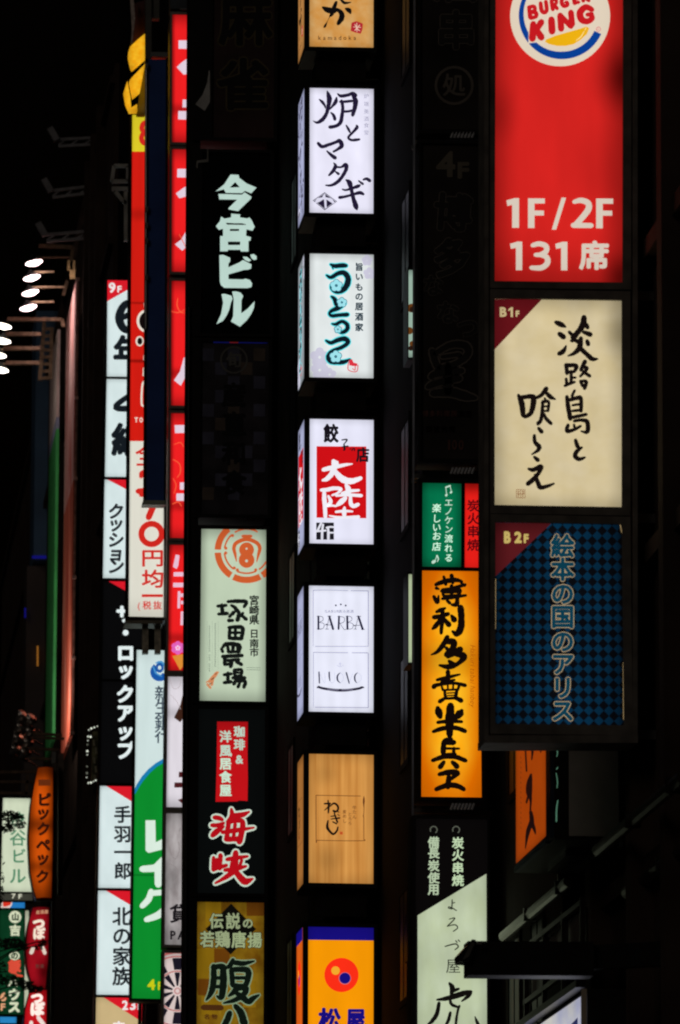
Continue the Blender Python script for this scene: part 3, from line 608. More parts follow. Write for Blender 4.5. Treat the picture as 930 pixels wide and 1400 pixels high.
a2 = Sign('narrow red lit sign with dark characters beside the small green sign', ap, [(635.7, 661), (656, 661.5), (656.2, 776.4), (635.2, 776)], (2, 6, 4, 3), .45,
          lit('red_film2', (228, 30, 24), 1.0, edge=.2, ew=.12, blot=.04, dead=[(.5, 1.0, 2, .18, .62)]), GA)
a2.add('lettering', col(t, '炭火串焼', 470, [252, 360, 466, 580], 104, .022), ink((84, 6, 14), 1), clip=True)
a3 = Sign('tall amber lit sign with six bold black brush characters running down', ap, [(577.2, 780), (656, 781), (658.6, 1090.5), (576, 1089.5)], (5, 2, 4, 5), .45,
          lit('amber_film', (255, 190, 34), 1.0, edge=.30, ew=.26, edge_rgb=(250, 122, 0), blot=.05, bscale=2, dead=[(.5, .61, 1.2, .12, .30)], rgb2=(255, 172, 18)), GA)
BK2 = ink((16, 8, 6), 1, blot=.02)
a3.add('lettering', strokes(t, """160,908,28 230,882,36 320,870,36 378,882,16 ; 225,842,20 242,905,26 ; 290,832,32 300,892,26 ; 163,938,26 187,946,8 ; 143,1008,26 172,1055,32 182,1000,10 ; 205,962,20 300,940,28 380,915,24 405,908,20 ; 290,920,30 290,1020,24 ; 213,950,20 222,1000,20 ; 215,950,22 350,950,34 345,1000,24 ; 222,1002,16 345,996,16 ; 225,976,14 340,971,14 ; 213,1026,20 300,1014,26 408,998,20 ; 338,1000,20 332,1070,38 292,1076,18 ; 252,1040,20 276,1062,24 ; 368,893,14 398,916,24 ;
165,1135,22 205,1118,32 238,1104,14 ; 143,1180,34 200,1172,36 262,1152,30 ; 215,1125,32 212,1200,32 203,1312,24 ; 200,1196,26 160,1250,38 132,1276,18 ; 226,1192,24 268,1242,44 ; 290,1168,22 312,1200,50 ; 365,1100,52 372,1180,50 366,1268,54 335,1318,46 298,1298,18""", 3)
       + strokes(crop(565, 870, 6.087), """285,5,36 250,70,38 200,128,26 152,152,8 ; 262,48,30 332,45,54 330,100,46 278,152,44 ; 272,92,22 302,122,34 ; 392,108,52 340,142,42 288,172,24 ; 350,142,40 422,166,54 380,222,32 300,252,42 220,240,16 ; 300,205,24 332,238,54 ;
200,362,22 290,340,28 388,316,12 ; 290,294,36 292,365,28 ; 236,380,20 345,362,16 ; 172,420,38 200,404,30 330,388,22 434,407,28 ; 240,420,16 248,445,16 ; 288,402,12 290,440,12 ; 335,398,12 332,436,12 ; 385,405,20 372,445,18 ; 245,447,12 375,441,14 ; 262,452,20 270,512,22 ; 364,448,24 354,512,26 ; 285,472,6 345,468,6 ; 285,493,6 345,489,6 ; 262,518,16 372,511,22 ; 276,508,20 222,542,32 ; 350,510,26 400,534,38 ;
205,595,34 212,625,60 226,668,40 ; 405,618,30 390,640,62 360,672,44 ; 312,578,58 304,700,70 305,822,48 ; 205,716,24 300,705,30 405,710,22 ; 168,792,24 250,765,36 350,760,34 432,788,34 ;
322,852,20 262,870,34 250,965,42 ; 245,890,24 338,882,44 ; 255,932,20 384,934,14 ; 246,986,26 350,980,26 ; 340,930,24 335,1000,26 ; 163,1032,28 260,1000,38 350,1002,38 438,1034,30 ; 256,1045,28 226,1086,42 ; 328,1046,30 364,1082,46 ;
218,1148,30 300,1130,44 372,1136,38 334,1170,30 290,1200,32 ; 298,1170,40 290,1252,42 ; 193,1272,34 290,1238,42 370,1245,40 422,1272,34""", 3), BK2)
t2 = crop(565, 870, 6.087)
a3.add('small_lettering', line(t2, 'Hakuri tabai hanbey', 476, 66, 62, 0, gap=-.005, rot=90, shear=.25), ink((176, 90, 8), 1))
a4 = Sign('black topped sign with pale green slanted field and thin black lettering', ap, [(568.5, 1119), (666.5, 1120.5), (668, 1500), (567, 1500)], (5, 4, 3, 4), .45, ink((9, 7, 7), 1), GA)
t = crop(560, 1110, 4.828)
a4.add('pale_field', poly(t, [(54, 683), (508, 408), (514, 1900), (54, 1900)]), lit('pale_green', (184, 196, 160), 1.0, edge=.25, ew=.1, blot=.10, bscale=5, bands=.05, nband=4, rgb2=(190, 202, 172)), clip=True)
PG = ink((178, 196, 164), 1, edge=0)
a4.add('top_lettering', col(t, '備長炭使用', 160, [202, 272, 356, 436, 512], 78, .03) + col(t, '炭火串焼', 320, [206, 286, 370, 452], 80, .03), PG)
a4.add('top_mark', disc(t, 160, 118, 26, r_in=19, a0=-210, a1=60, n=18) + disc(t, 308, 118, 26, r_in=19, a0=-210, a1=60, n=18), ink((92, 96, 84), 1))
a4.add('lettering', strokes(t, """282,580,8 280,640,8 ; 282,602,8 300,598,6 ; 280,640,8 258,634,8 262,626,6 285,636,8 312,652,6 ; 262,708,6 300,702,8 250,755,8 ; 250,755,6 300,745,8 318,765,8 290,788,8 ; 235,888,8 280,875,9 308,872,9 322,890,9 300,910,7 ; 305,850,8 315,862,7 ; 322,845,8 332,856,7""", rough=0) + fit(t, '屋', 242, 975, 335, 1064, .0), ink((36, 40, 30), 1))
a4.add('large_lettering', strokes(t, """265,1132,20 282,1160,36 276,1205,22 ; 284,1182,28 325,1168,18 ; 182,1240,14 260,1228,34 350,1200,38 405,1188,26 ; 405,1195,22 385,1218,26 345,1250,10 ; 268,1240,18 280,1272,22 325,1290,16 ; 330,1280,16 325,1300,12 ; 195,1262,24 182,1330,30 150,1380,26 122,1402,14 ; 270,1325,20 258,1372,24 240,1410,18 ; 325,1285,16 312,1350,18 305,1420,18 ; 432,1350,6 445,1385,22 460,1420,26"""), ink((16, 14, 12), 1))

# unlit brush sign above it
u1 = Sign('unlit black sign with faint outlined brush characters below a dim 4F', ap, [(576, 196), (656, 197.5), (656, 628), (576, 627)], (4, 5, 4, 6), .45, solid('smoked_panel', (.04, .033, .03), .35, 0, .5, 1.3), GA)
t = crop(560, 170, 2.857)
fa = solid('faded_outline', (.22, .19, .16), .6, 0, .2); fb = solid('faded_ink', (.03, .028, .026), .5, 0, .3); fc = solid('faded_red_brown', (.16, .06, .045), .6, 0, .4)
u1.add('floor_lettering', chunky(t, [('4', 108, 108, 176, 202, 0, 4), ('F', 192, 150, 230, 208, 0, 4)]), solid('faded_gold', (.24, .21, .16), .5, 0, .2))
kk = lambda off: char(t, '博', 170, 345, 150, off=off, rot=4) + char(t, '多', 165, 520, 150, off=off, rot=-8) + char(t, 'な', 92, 630, 84, off=off) + char(t, 'な', 150, 735, 92, off=off) + char(t, 'つ', 228, 795, 90, off=off) + strokes(t, '88,885,22 100,925,26 112,950,22 ; 100,895,18 160,862,24 218,864,28 226,900,26 180,935,22 115,950,18 ; 128,908,14 195,898,16 ; 84,985,22 110,972,26 205,962,22 ; 72,1025,20 105,1010,26 195,992,24 ; 152,945,26 150,1045,28 ; 92,1050,26 160,1046,34 215,1060,34 258,1068,16', (off - .04) * 260)
u1.add('letter_edge', kk(.062), fa); u1.add('lettering', kk(.040), fb)
u1.add('small_lettering', sum([char(t, c, 62 + 28 * i, 1130, 26, off=.02) for i, c in enumerate('博多料理居酒屋')], []) + sum([char(t, c, 75 + 30 * i, 1190, 26, off=.02) for i, c in enumerate('個室完備')], []) + fit(t, '1', 150, 1232, 160, 1272) + fit(t, '0', 166, 1232, 186, 1272) + fit(t, '0', 192, 1232, 212, 1272), fc)
u2 = Sign('unlit black sign with faint outlines, highest in the slim column', ap, [(575, -130), (656, -128), (656, 178), (575, 177)], (4, 5, 4, 6), .45, MATS['smoked_panel'], GA)
t = crop(500, 0, 2.163)
u2.add('letter_edge', char(t, '串', 268, 90, 120, off=.05) + disc(t, 262, 252, 58, r_in=50, n=30) + char(t, '酒', 265, -60, 140, off=.05), fa)
u2.add('lettering', char(t, '串', 268, 90, 120, off=.03) + char(t, '酒', 265, -60, 140, off=.03), fb); u2.add('mark', char(t, '処', 262, 252, 70, off=.02), fa)
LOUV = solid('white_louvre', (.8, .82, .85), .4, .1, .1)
am = thing('sign_mast', ap.pt(*ap.uv(664, 1500), -.3), 'slim posts made pale for edge highlights either side of the amber sign column', 'sign mast')
def vbar(pl, th, px, y0, y1, wpx, back, front, mat, nm='post'):
    u0, v0 = pl.uv(px, y0); u1_, v1_ = pl.uv(px, y1); wd = wpx * pl.D / F / 2; m = MB()
    m.slab(pl, [(u0 - wd, v0), (u0 - wd, v1_), (u0 + wd, v1_), (u0 + wd, v0)], back, front); return m.build(nm, mat, th)
PLP = solid('pale_highlight_post', (.55, .58, .66), .4, .2, .5, 1.5)
vbar(ap, am, 567.5, -140, 1130, 1.6, -.10, .0, PLP); vbar(ap, am, 659.5, -140, 640, 1.6, -.10, -.0, PLP)  # pale colour puts in the thin highlights along the frame edges
for y in (186, 645, 1104):
    q = ap.pt(*ap.uv(570, y), -.30); m = MB(); m.beam(q, (XW, q.y, q.z - .02), .07, .05); m.beam(q + Vector((0, .25, 0)), (XW, q.y + .25, q.z), .07, .05)
    m.build_each('bracket', STEEL, am)
    for i in range(7):                                # louvred plate, its pale base colour stands in for caught light
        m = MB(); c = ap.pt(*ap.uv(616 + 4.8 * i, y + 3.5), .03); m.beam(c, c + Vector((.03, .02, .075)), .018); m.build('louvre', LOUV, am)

# slivers of signs seen edge-on between the columns
def sliver(x, y0, y1, wpx, D, mat, label, spots=()):
    pl = Plane(D); s_ = Sign(label, pl, rect(x, y0, x + wpx, y1), (1.2, 3, 1.2, 3), .5, mat, 'narrow sign ends showing between the columns')
    return s_
SL = ink((150, 176, 160), 1, edge=.5)
s1 = sliver(558.5, 369, 489, 6.5, 70, SL, 'thin pale sign end showing left of the unlit 4F sign')
s1.add('picture', disc(ID, 563, 421, 6) + disc(ID, 560, 452, 5) + disc(ID, 564, 470, 4), ink((96, 56, 22), 1, edge=0), clip=True); s1.add('picture_shade', disc(ID, 564, 423, 4) + disc(ID, 562, 476, 3.5), ink((40, 22, 14), 1), clip=True)
sliver(558.5, 785, 906, 6.5, 70, ink((172, 186, 150), 1, edge=.35), 'thin pale yellow sign end left of the amber sign')
sliver(560.3, 1247, 1308, 3.8, 70, ink((196, 50, 34), 1, edge=.3), 'thin red sign end left of the black and green sign')

# ================================================================ LEFT-CENTRE COLUMN
GL_ = 'signs stacked in the column left of the middle boxes'
lp = Plane(92)
c1 = Sign('black sign with four heavy pale green characters', lp, [(277, 208), (370, 209.4), (368.5, 457), (274.5, 456)], (11, 4, 5, 4), .8, solid('black_gloss', (.008, .008, .008), .2, 0, .2), GL_)
t = crop(270, 220, 5.836)
PGL = ink((186, 212, 202), 1, edge=.25, blot=.05)
c1.add('lettering', poly(t, [(265, 108), (328, 110), (335, 135), (395, 180), (472, 212), (430, 258), (380, 238), (358, 256), (228, 254), (212, 226), (145, 242), (215, 185)], [[(302, 168), (338, 208), (258, 212)]]) +
       poly(t, [(168, 262), (355, 268), (378, 250), (432, 285), (428, 300), (325, 400), (250, 386), (248, 376), (318, 308), (175, 306)]) +
       poly(t, [(270, 420), (342, 426), (340, 450), (398, 458), (415, 450), (432, 470), (458, 525), (440, 556), (405, 548), (392, 545), (388, 596), (428, 608), (425, 632), (408, 640), (408, 722), (347, 722), (342, 708), (245, 708), (242, 720), (182, 720), (182, 598), (205, 598), (205, 540), (172, 550), (148, 520), (180, 480), (190, 442), (215, 460), (270, 450)],
            [[(228, 492), (300, 497), (355, 496), (392, 506), (380, 510), (235, 507)], [(260, 542), (333, 542), (333, 558), (260, 558)], [(245, 643), (342, 643), (342, 670), (245, 670)]]) +
       poly(t, [(176, 752), (205, 748), (262, 772), (262, 800), (248, 820), (248, 848), (330, 812), (365, 790), (432, 825), (428, 858), (400, 868), (375, 868), (248, 905), (248, 942), (365, 945), (385, 938), (420, 950), (437, 978), (432, 1005), (400, 1014), (215, 1012), (188, 990), (180, 960)]) +
       poly(t, [(362, 763), (395, 765), (430, 790), (412, 804), (380, 790)]) + poly(t, [(422, 748), (450, 742), (473, 760), (472, 785), (450, 790), (432, 775)]) +
       poly(t, [(193, 1062), (220, 1060), (272, 1075), (282, 1098), (268, 1130), (255, 1185), (235, 1230), (205, 1275), (153, 1302), (190, 1220), (206, 1130)]) +
       poly(t, [(278, 1042), (310, 1040), (345, 1050), (366, 1078), (352, 1110), (350, 1215), (400, 1180), (457, 1118), (452, 1170), (430, 1220), (395, 1270), (340, 1322), (268, 1280), (286, 1240), (290, 1100)]), PGL)
c2 = Sign('unlit sign with a faint checker of dark squares and rows of lettering', lp, [(275.5, 467), (367.5, 468.4), (366, 704), (274, 703)], (10, 5, 5, 5), .8,
          solid('unlit_print', (.06, .055, .065), .3, 0, .6, 2), GL_)
ck1 = solid('print_square_blue', (.12, .125, .20), .5, 0, .3); ck2 = solid('print_square_brown', (.17, .13, .105), .5, 0, .3)
sq = [[], []]; rr = random.Random(3)
for j in range(11):
    for i in range(5):
        if (i + j) % 2 == 0 and rr.random() < .82:
            x = 277 + i * 17.5; y = 476 + j * 19; sq[rr.random() < .4] += poly(ID, [(x, y), (x + 16, y + .3), (x + 15.5, y + 17.5), (x - .3, y + 17.3)])
c2.add('blue_square', sq[0], ck1, clip=True, split=True); c2.add('brown_square', sq[1], ck2, clip=True, split=True)
c2.add('emblem', disc(ID, 320, 492, 19, r_in=16.5, n=30) + char(ID, '旬', 320, 492, 22, off=.03), solid('unlit_grey_print', (.2, .2, .19), .5, 0, .2))
c2.add('lettering', col(ID, '産直和食', 320, [540, 580, 620, 660], 34, .035), solid('unlit_dark_print', (.006, .006, .008), .5, 0, .2))
c2.add('blue_strip', poly(ID, [(292, 466.5), (366, 467.5), (366, 469.5), (292, 468.6)]), ink((18, 22, 92), 1, edge=.5)); c2.add('red_strip', poly(ID, [(314, 466.7), (326, 466.9), (326, 469), (314, 468.8)]), ink((120, 28, 30), 1, edge=.5))
c3 = Sign('pale green lit sign with orange ring logo and black blocky kanji', lp, [(275.5, 723), (364, 724.4), (363, 959.5), (273, 958)], (10, 5, 5, 4), .8,
          lit('pale_celadon', (190, 206, 180), 1.0, edge=.48, ew=.10, blot=.06, dead=[(0, .5, .12, .6, .2)]), GL_)
t = crop(265, 715, 5.6); ORG = ink((204, 92, 46), 1, edge=.2)
arcs = []
for a0, a1 in ((25, 58), (61, 118), (122, 178), (182, 232), (235, 262)): arcs += disc(t, 405, 215, 245, r_in=196, a0=a0 + 1, a1=a1 - 1, n=16)
for a0, a1 in ((28, 56), (64, 116), (126, 175), (188, 228), (238, 300)): arcs += disc(t, 405, 215, 176, r_in=163, a0=a0, a1=a1, n=16)
for a in (64, 116, 126, 175, 188, 228): arcs += disc(t, 405 + 160 * math.cos(R(a)), 215 + 160 * math.sin(R(a)), 12)
arcs += strokes(t, '328,295,6 318,240,22 308,190,28 330,150,30 405,124,30 480,150,30 506,190,28 496,240,22 482,298,6 ; 375,100,22 440,100,22', rough=0) + poly(t, [(378, 92), (440, 92), (436, 128), (382, 128)])
arcs += disc(t, 405, 205, 57) + disc(t, 405, 283, 60) + poly(t, [(352, 205), (458, 205), (446, 245), (462, 285), (348, 285), (364, 245)])
c3.add('emblem', arcs, ORG, clip=True)
c3.add('emblem_dot', disc(t, 405, 196, 8) + disc(t, 405, 290, 11), ink((196, 206, 186)))
INK = ink((18, 22, 20), 1, blot=.02)
c3.add('lettering', strokes(t, """215,625,20 222,692,30 ; 183,636,20 248,630,22 ; 190,697,20 258,692,24 ; 262,602,20 330,598,26 402,604,26 386,642,20 ; 288,630,18 322,655,26 345,692,26 335,742,32 ; 302,680,16 275,716,22 ; 268,746,26 300,746,20 ; 320,670,14 302,700,16 ; 358,700,20 402,736,26 ; 376,690,20 365,714,14 ;
276,800,22 272,882,24 ; 268,800,20 370,802,28 366,885,28 ; 275,882,26 366,885,26 ; 320,805,22 318,880,20 ; 275,840,18 370,840,18 ;
213,962,20 222,985,22 ; 222,950,20 255,925,28 345,936,28 352,968,24 ; 260,940,22 265,985,20 ; 300,925,24 300,985,24 ; 335,950,18 335,985,18 ; 265,986,22 350,986,22 ; 222,1022,26 370,1015,26 ; 238,1022,26 238,1082,26 ; 255,1052,20 345,1046,24 ; 292,1060,24 283,1098,28 ; 328,1060,28 366,1084,24 ; 240,1085,18 290,1075,18 ;
232,1162,20 288,1155,22 ; 262,1148,22 262,1212,26 ; 233,1222,22 286,1215,24 ; 310,1125,20 366,1125,22 362,1168,20 ; 312,1125,20 316,1168,20 362,1168,18 ; 312,1146,14 360,1146,14 ; 300,1186,24 392,1186,24 ; 330,1190,20 308,1232,26 ; 330,1212,20 392,1212,24 385,1256,26 ; 355,1215,18 340,1255,24""", 2.5, rough=.14), INK)
c3.add('place_lettering', col(t, '宮崎県', 463, [592, 668, 742], 78, .03) + col(t, '日南市', 463, [848, 922, 990], 72, .03), INK)
c3.add('fine_print', sum([strokes(t, ' ; '.join('%d,%d,3 %d,%d,3' % (x - 6, y, x + 6, y + random.choice((-2, 2))) + ' ; %d,%d,3 %d,%d,3' % (x + random.choice((-3, 3)), y - 5, x, y + 6) for y in range(y0, y1, 17) if random.random() < .85), rough=0) for x, y0, y1 in ((165, 772, 1112), (120, 792, 1140))], [])
       + strokes(t, ' ; '.join('%d,%d,2 %d,%d,2' % (x, y, x, y + 8) for x in (103, 142, 187) for y in range(755, 1120, 18)) + ' ; 405,1108,3 510,1108,3 ; 405,1124,3 510,1124,3', rough=0), ink((104, 116, 104), 1, edge=0))
c3.add('figure', strokes(t, '120,1215,26 150,1180,30 180,1145,22 ; 105,1235,20 128,1262,18 ; 150,1180,20 138,1240,20 ; 110,1210,10 95,1220,8 ; 165,1150,14 190,1142,10'), ink((208, 136, 92), 1)); c3.add('figure_mark', strokes(t, '135,1200,8 155,1185,8 ; 120,1235,6 140,1225,6 ; 165,1160,6 175,1150,6'), ink((110, 70, 46), 1))
c4 = Sign('black sign with red cloth shaped field and two jagged white edged red kanji', lp, [(272, 969), (362.5, 970.2), (361.5, 1222), (270, 1221)], (10, 5, 5, 5), .8, ink((7, 9, 9), 1), GL_)
t = crop(265, 975, 5.6)
c4.add('red_field', poly(t, [(180, 64), (415, 66), (412, 300), (415, 500), (412, 672), (350, 668), (330, 676), (168, 678), (176, 400)]), lit('red_cloth', (190, 18, 24), 1, edge=.0, blot=.06, dead=[(.5, 1.0, 2, .22, .42)]))
WG = ink((186, 208, 190), 1, edge=0)
c4.add('small_lettering', col(t, '珈琲&', 350, [142, 242, 352], 88, .035) + col(t, '洋風居食屋', 244, [180, 288, 388, 490, 592], 94, .035, shear=-.06), WG)
K4 = """158,798,26 190,802,30 218,815,22 ; 140,858,26 190,858,28 228,842,20 ; 145,935,34 182,902,38 228,868,16 ; 288,735,16 292,790,34 262,830,22 ; 295,785,30 370,778,34 425,755,10 ; 268,832,30 252,962,30 ; 262,832,30 372,830,34 350,985,40 ; 220,912,24 330,896,30 462,876,8 ; 248,965,34 345,962,34 ; 318,850,22 305,950,22 ;
152,1105,20 152,1198,30 ; 205,1088,30 200,1190,26 ; 152,1195,26 250,1165,22 ; 178,1120,22 180,1190,22 ; 322,1068,38 312,1180,46 270,1240,36 165,1302,10 ; 255,1120,24 330,1108,28 412,1096,14 ; 238,1202,22 330,1190,28 400,1172,16 ; 292,1140,16 285,1180,16 ; 320,1210,36 368,1270,46 400,1288,48 452,1268,10 ; 368,1125,18 350,1180,18"""
c4.add('letter_edge', strokes(t, K4, 18, rough=.02), ink((196, 214, 196), 1, edge=0))
c4.add('lettering', strokes(t, K4, 4), ink((176, 14, 24), 1, edge=0))
c5 = Sign('mustard checked lit sign with black diamond and large black outlined kanji', lp, [(270, 1233), (361, 1234.2), (360, 1480), (268.5, 1480)], (10, 6, 5, 5), .8,
          lit('mustard', (112, 74, 12), .80, edge=.5, ew=.12, blot=.25, bscale=2, rgb2=(150, 116, 24)), GL_)
t = crop(260, 1225, 7.75)
sqs = []
for (x0, y0, x1, y1) in ((165, 60, 330, 330), (75, 560, 255, 870), (265, 720, 420, 1040), (120, 1060, 300, 1260), (560, 900, 700, 1180), (330, 1170, 480, 1356)): sqs += poly(t, [(x0, y0), (x1, y0), (x1, y1), (x0, y1)])
c5.add('bright_square', sqs, lit('mustard2', (140, 106, 16), .82, edge=.4, blot=.2), clip=True, split=True)
c5.add('rust_square', poly(t, [(255, 560), (420, 560), (420, 720), (255, 720)]) + poly(t, [(85, 880), (262, 880), (262, 1050), (85, 1050)]) + poly(t, [(600, 60), (785, 60), (785, 210), (600, 210)]), lit('rust2', (104, 60, 12), .85, edge=.4, blot=.2), clip=True, split=True)
c5.add('diamond', poly(t, [(435, 80), (700, 350), (430, 620), (165, 350)]), ink((12, 11, 8), 1))
tl = lambda off: char(t, '伝', 280, 268, 150, off=off, sy=1.15) + char(t, '説', 455, 268, 155, off=off, sy=1.15) + char(t, 'の', 612, 290, 118, off=off) + char(t, '若', 182, 462, 155, off=off, sy=1.15) + char(t, '鶏', 345, 462, 165, off=off, sy=1.12) + char(t, '唐', 518, 466, 160, off=off, sy=1.12) + char(t, '揚', 686, 470, 155, off=off, sy=1.1)
c5.add('letter_edge', tl(.07), ink((12, 12, 8), 1)); c5.add('lettering', tl(.032), ink((146, 158, 120), 1))
K5 = """250,745,50 250,900,56 225,1020,50 170,1105,8 ; 240,755,40 340,748,56 352,800,60 350,960,66 330,1075,50 285,1060,12 ; 270,868,30 340,868,30 ; 270,960,30 340,960,30 ; 455,675,30 430,730,44 390,760,24 ; 440,700,36 560,715,44 680,690,8 ; 440,780,44 450,930,44 470,950,40 ; 440,780,44 610,790,56 600,920,50 560,955,44 450,945,40 ; 470,868,28 590,868,28 ; 500,950,44 470,1010,50 410,1060,14 ; 480,985,40 590,975,50 570,1040,50 480,1100,40 355,1135,8 ; 470,1010,30 550,1070,56 620,1120,50 660,1090,50 730,1048,10 ;
480,1165,40 540,1240,66 575,1360,70 ; 420,1240,50 395,1310,56 340,1420,50"""
c5.add('large_letter_edge', strokes(t, K5, 18, rough=0), ink((126, 150, 118), 1)); c5.add('large_lettering', strokes(t, K5, 6), ink((12, 20, 14), 1))
c5.add('stamp', strokes(t, '140,1180,60 330,1185,60', rough=0) + col(t, '名', 180, [1280], 60, .03) + col(t, '物', 260, [1280], 60, .03), ink((70, 40, 16), 1))
# dark top sign and column cover
c0 = Sign('unlit maroon black sign with dull gold characters, highest of its column', lp, [(292, -120), (376, -118.6), (374, 189), (290, 188)], (28, 4, 5, 5), .8, solid('maroon_black', (.06, .028, .026), .5, 0, .5, 1.2), GL_)
c0.add('letter_edge', char(ID, '麻', 336, 28, 74, off=.06) + char(ID, '雀', 333, 116, 74, off=.06), solid('dull_gold', (.15, .115, .05), .5, 0, .3))
c0.add('lettering', char(ID, '麻', 336, 28, 74, off=.028) + char(ID, '雀', 333, 116, 74, off=.028), solid('dull_black', (.010, .008, .007), .5, 0, .3))
q = solid('pale_reflection', (.7, .7, .68), .7, 0, .2)
c0.add('mark', poly(ID, [(285.5, 97), (287, 97), (287, 140), (280, 152), (267, 143), (277, 130), (283, 114)]), q, lift=.026)  # white curved reflection put in as a pale shape
c0.add('edge_plate', poly(ID, [(269, 220), (283, 218), (283, 205), (285, 205), (285, 222), (271, 223), (270, 232), (268, 228)]), solid('dull_plate', (.4, .4, .37), .5, .3, .2), lift=.026)
lm = thing('sign_mast', lp.pt(*lp.uv(260, 1500), -.5), 'black post running up the left edge of the green tinted column', 'sign mast')
def vb2(y0, y1, xa, xb):
    m = MB(); A = lp.uv(xa, y0); B = lp.uv(xb, y1); wd = 8 * 92 / F
    m.slab(lp, [(A[0] - wd, A[1]), (B[0] - wd, B[1]), (B[0] + wd, B[1]), (A[0] + wd, A[1])], -.8, -.03); return m
vb2(-130, 1500, 268.5, 259).build('post', BLACKM, lm)
m = MB(); m.tube([lp.pt(*lp.uv(259, 420), .0), lp.pt(*lp.uv(253, 1500), .0)], .022); m.build('glint_tube', solid('glossy_pipe', (.10, .10, .11), .18, .8, .1), lm)  # glossy tube added to pick up light from neighbouring signs
m = MB(); m.tube([lp.pt(*lp.uv(385, 400), -.5), lp.pt(*lp.uv(380, 1500), -.5)], .03); m.build('glint_tube', MATS['glossy_pipe'], lm)  # this tube and the next are added for small glints
m = MB(); m.tube([lp.pt(*lp.uv(392, 560), -.3), lp.pt(*lp.uv(390, 830), -.3)], .02); m.build('glint_tube', MATS['glossy_pipe'], lm)
for y in (198, 462, 713, 965, 1228):
    m = MB(); c = lp.pt(*lp.uv(372, y), -.4); m.beam(c, (XW, c.y, c.z), .1); m.build('bracket', DARKM, lm)

# ================================================================ FAR LEFT SIGNS
GF = 'tall signs crowded on the left of the street'
# --- red and white segmented column (letters cut off by the black post in front)
rc = Plane(108)
SEG = [([(235.6, 20), (262, 20.5), (262, 195), (235.3, 194.5)], 'red', 'topmost red segment of the slim red and white column'),
       ([(235.3, 204), (262, 204.5), (261, 372), (234.6, 371.5)], 'red', 'second red segment from the top of the slim red and white column'),
       ([(234.5, 384), (262, 384.5), (260, 555), (233.8, 554.5)], 'red', 'third red segment from the top, with one white slanted stroke'),
       ([(233.7, 565), (262, 565.5), (259, 736), (232.2, 735.5)], 'red', 'fourth red segment of the slim column, faint gold curls'),
       ([(232.0, 745), (262, 745.5), (258, 917), (229.8, 916.5)], 'red', 'lowest red segment with a pink flower and a cone'),
       ([(229.7, 925), (260, 925.5), (257, 1104), (227.5, 1103.5)], 'white', 'upper white segment under the red ones'),
       ([(227.4, 1112), (260, 1112.5), (255, 1292), (225.2, 1291.5)], 'grey', 'greyish white segment with a cut off kanji and PA'),
       ([(225.2, 1303), (260, 1303.5), (254, 1480), (223.5, 1480)], 'pale', 'dartboard picture segment at the foot of the slim column')]
RED_F = lit('hot_red', (238, 32, 34), 1, edge=.62, ew=.13, blot=.06, bscale=1.6, dead=[(.5, .26, 2, .07, .45), (0, .5, .25, 2, .35)])
WHT_F = lit('cold_white', (222, 216, 224), 1, edge=.5, ew=.12, blot=.06, dead=[(.5, .72, 2, .08, .30)])
GRY_F = lit('tired_white', (176, 170, 170), 1, edge=.5, ew=.16, blot=.10, dead=[(.3, .5, .7, .22, .35), (.5, .08, 2, .12, .25)], rgb2=(150, 142, 142))
PAL_F = lit('pale_rose', (214, 196, 192), 1, edge=.4, ew=.1, blot=.06)
SG = []
for q, kk_, lb in SEG:
    SG.append(Sign(lb, rc, q, (3.2, 4.2, 2, 4.2), .5, {'red': RED_F, 'white': WHT_F, 'grey': GRY_F, 'pale': PAL_F}[kk_], 'segments of the slim red and white column', frame=solid('brown_grey_metal', (.42, .38, .34), .5, .5, .2)))
WF = ink((226, 206, 222), 1, edge=0); GOLD = ink((246, 96, 60), 1, edge=0)
def pq(*a): return poly(t, a)
t = crop(220, 0, 3)
SG[0].add('lettering', pq((73, 165), (125, 165), (125, 201), (73, 199)) + pq((65, 275), (85, 256), (125, 228), (125, 300), (94, 306)) + pq((90, 408), (125, 408), (125, 440), (89, 440)) + pq((72, 455), (125, 455), (125, 491), (71, 489)), WF)
SG[1].add('lettering', pq((68, 692), (125, 692), (125, 728), (67, 727)) + pq((62, 793), (90, 772), (125, 752), (125, 800), (76, 813)) + pq((58, 1002), (84, 982), (108, 940), (125, 945), (118, 1000), (88, 1028)), WF)
t = crop(0, 300, 3.444)
SG[1].add('curl', strokes(t, '845,70,3 860,100,4 885,150,3', rough=0), GOLD)
SG[2].add('lettering', pq((820, 757), (848, 715), (866, 650), (900, 640), (885, 720), (852, 783)), WF)
SG[2].add('curl', strokes(t, '838,372,4 835,405,5 850,435,4 878,440,3 ; 805,432,4 840,438,4 870,425,3', rough=0), GOLD)
SG[3].add('lettering', pq((823, 968), (900, 968), (900, 1004), (825, 1006)) + pq((848, 1238), (900, 1238), (900, 1274), (848, 1272)) + pq((831, 1290), (900, 1290), (900, 1326), (831, 1324)), WF)
SG[3].add('curl', strokes(t, '820,1060,3 850,1050,4 865,1070,3 ; 815,1130,4 845,1150,5 850,1190,5 835,1215,4 ; 815,1220,3 830,1250,4 820,1290,3 ; 812,1340,4 840,1330,5 855,1350,4', rough=0), GOLD)
t = crop(0, 650, 3.444)
SG[4].add('lettering', pq((815, 430), (828, 372), (846, 376), (840, 425), (832, 440)) + pq((818, 455), (870, 455), (870, 475), (818, 475)) + pq((816, 505), (870, 505), (870, 526), (816, 526)) + pq((838, 545), (850, 545), (848, 625), (836, 625)) + pq((850, 555), (900, 555), (900, 572), (850, 572)) + pq((852, 640), (866, 640), (866, 705), (850, 705)) + pq((852, 590), (900, 590), (900, 606), (852, 606)), ink((232, 190, 210), 1, edge=0))
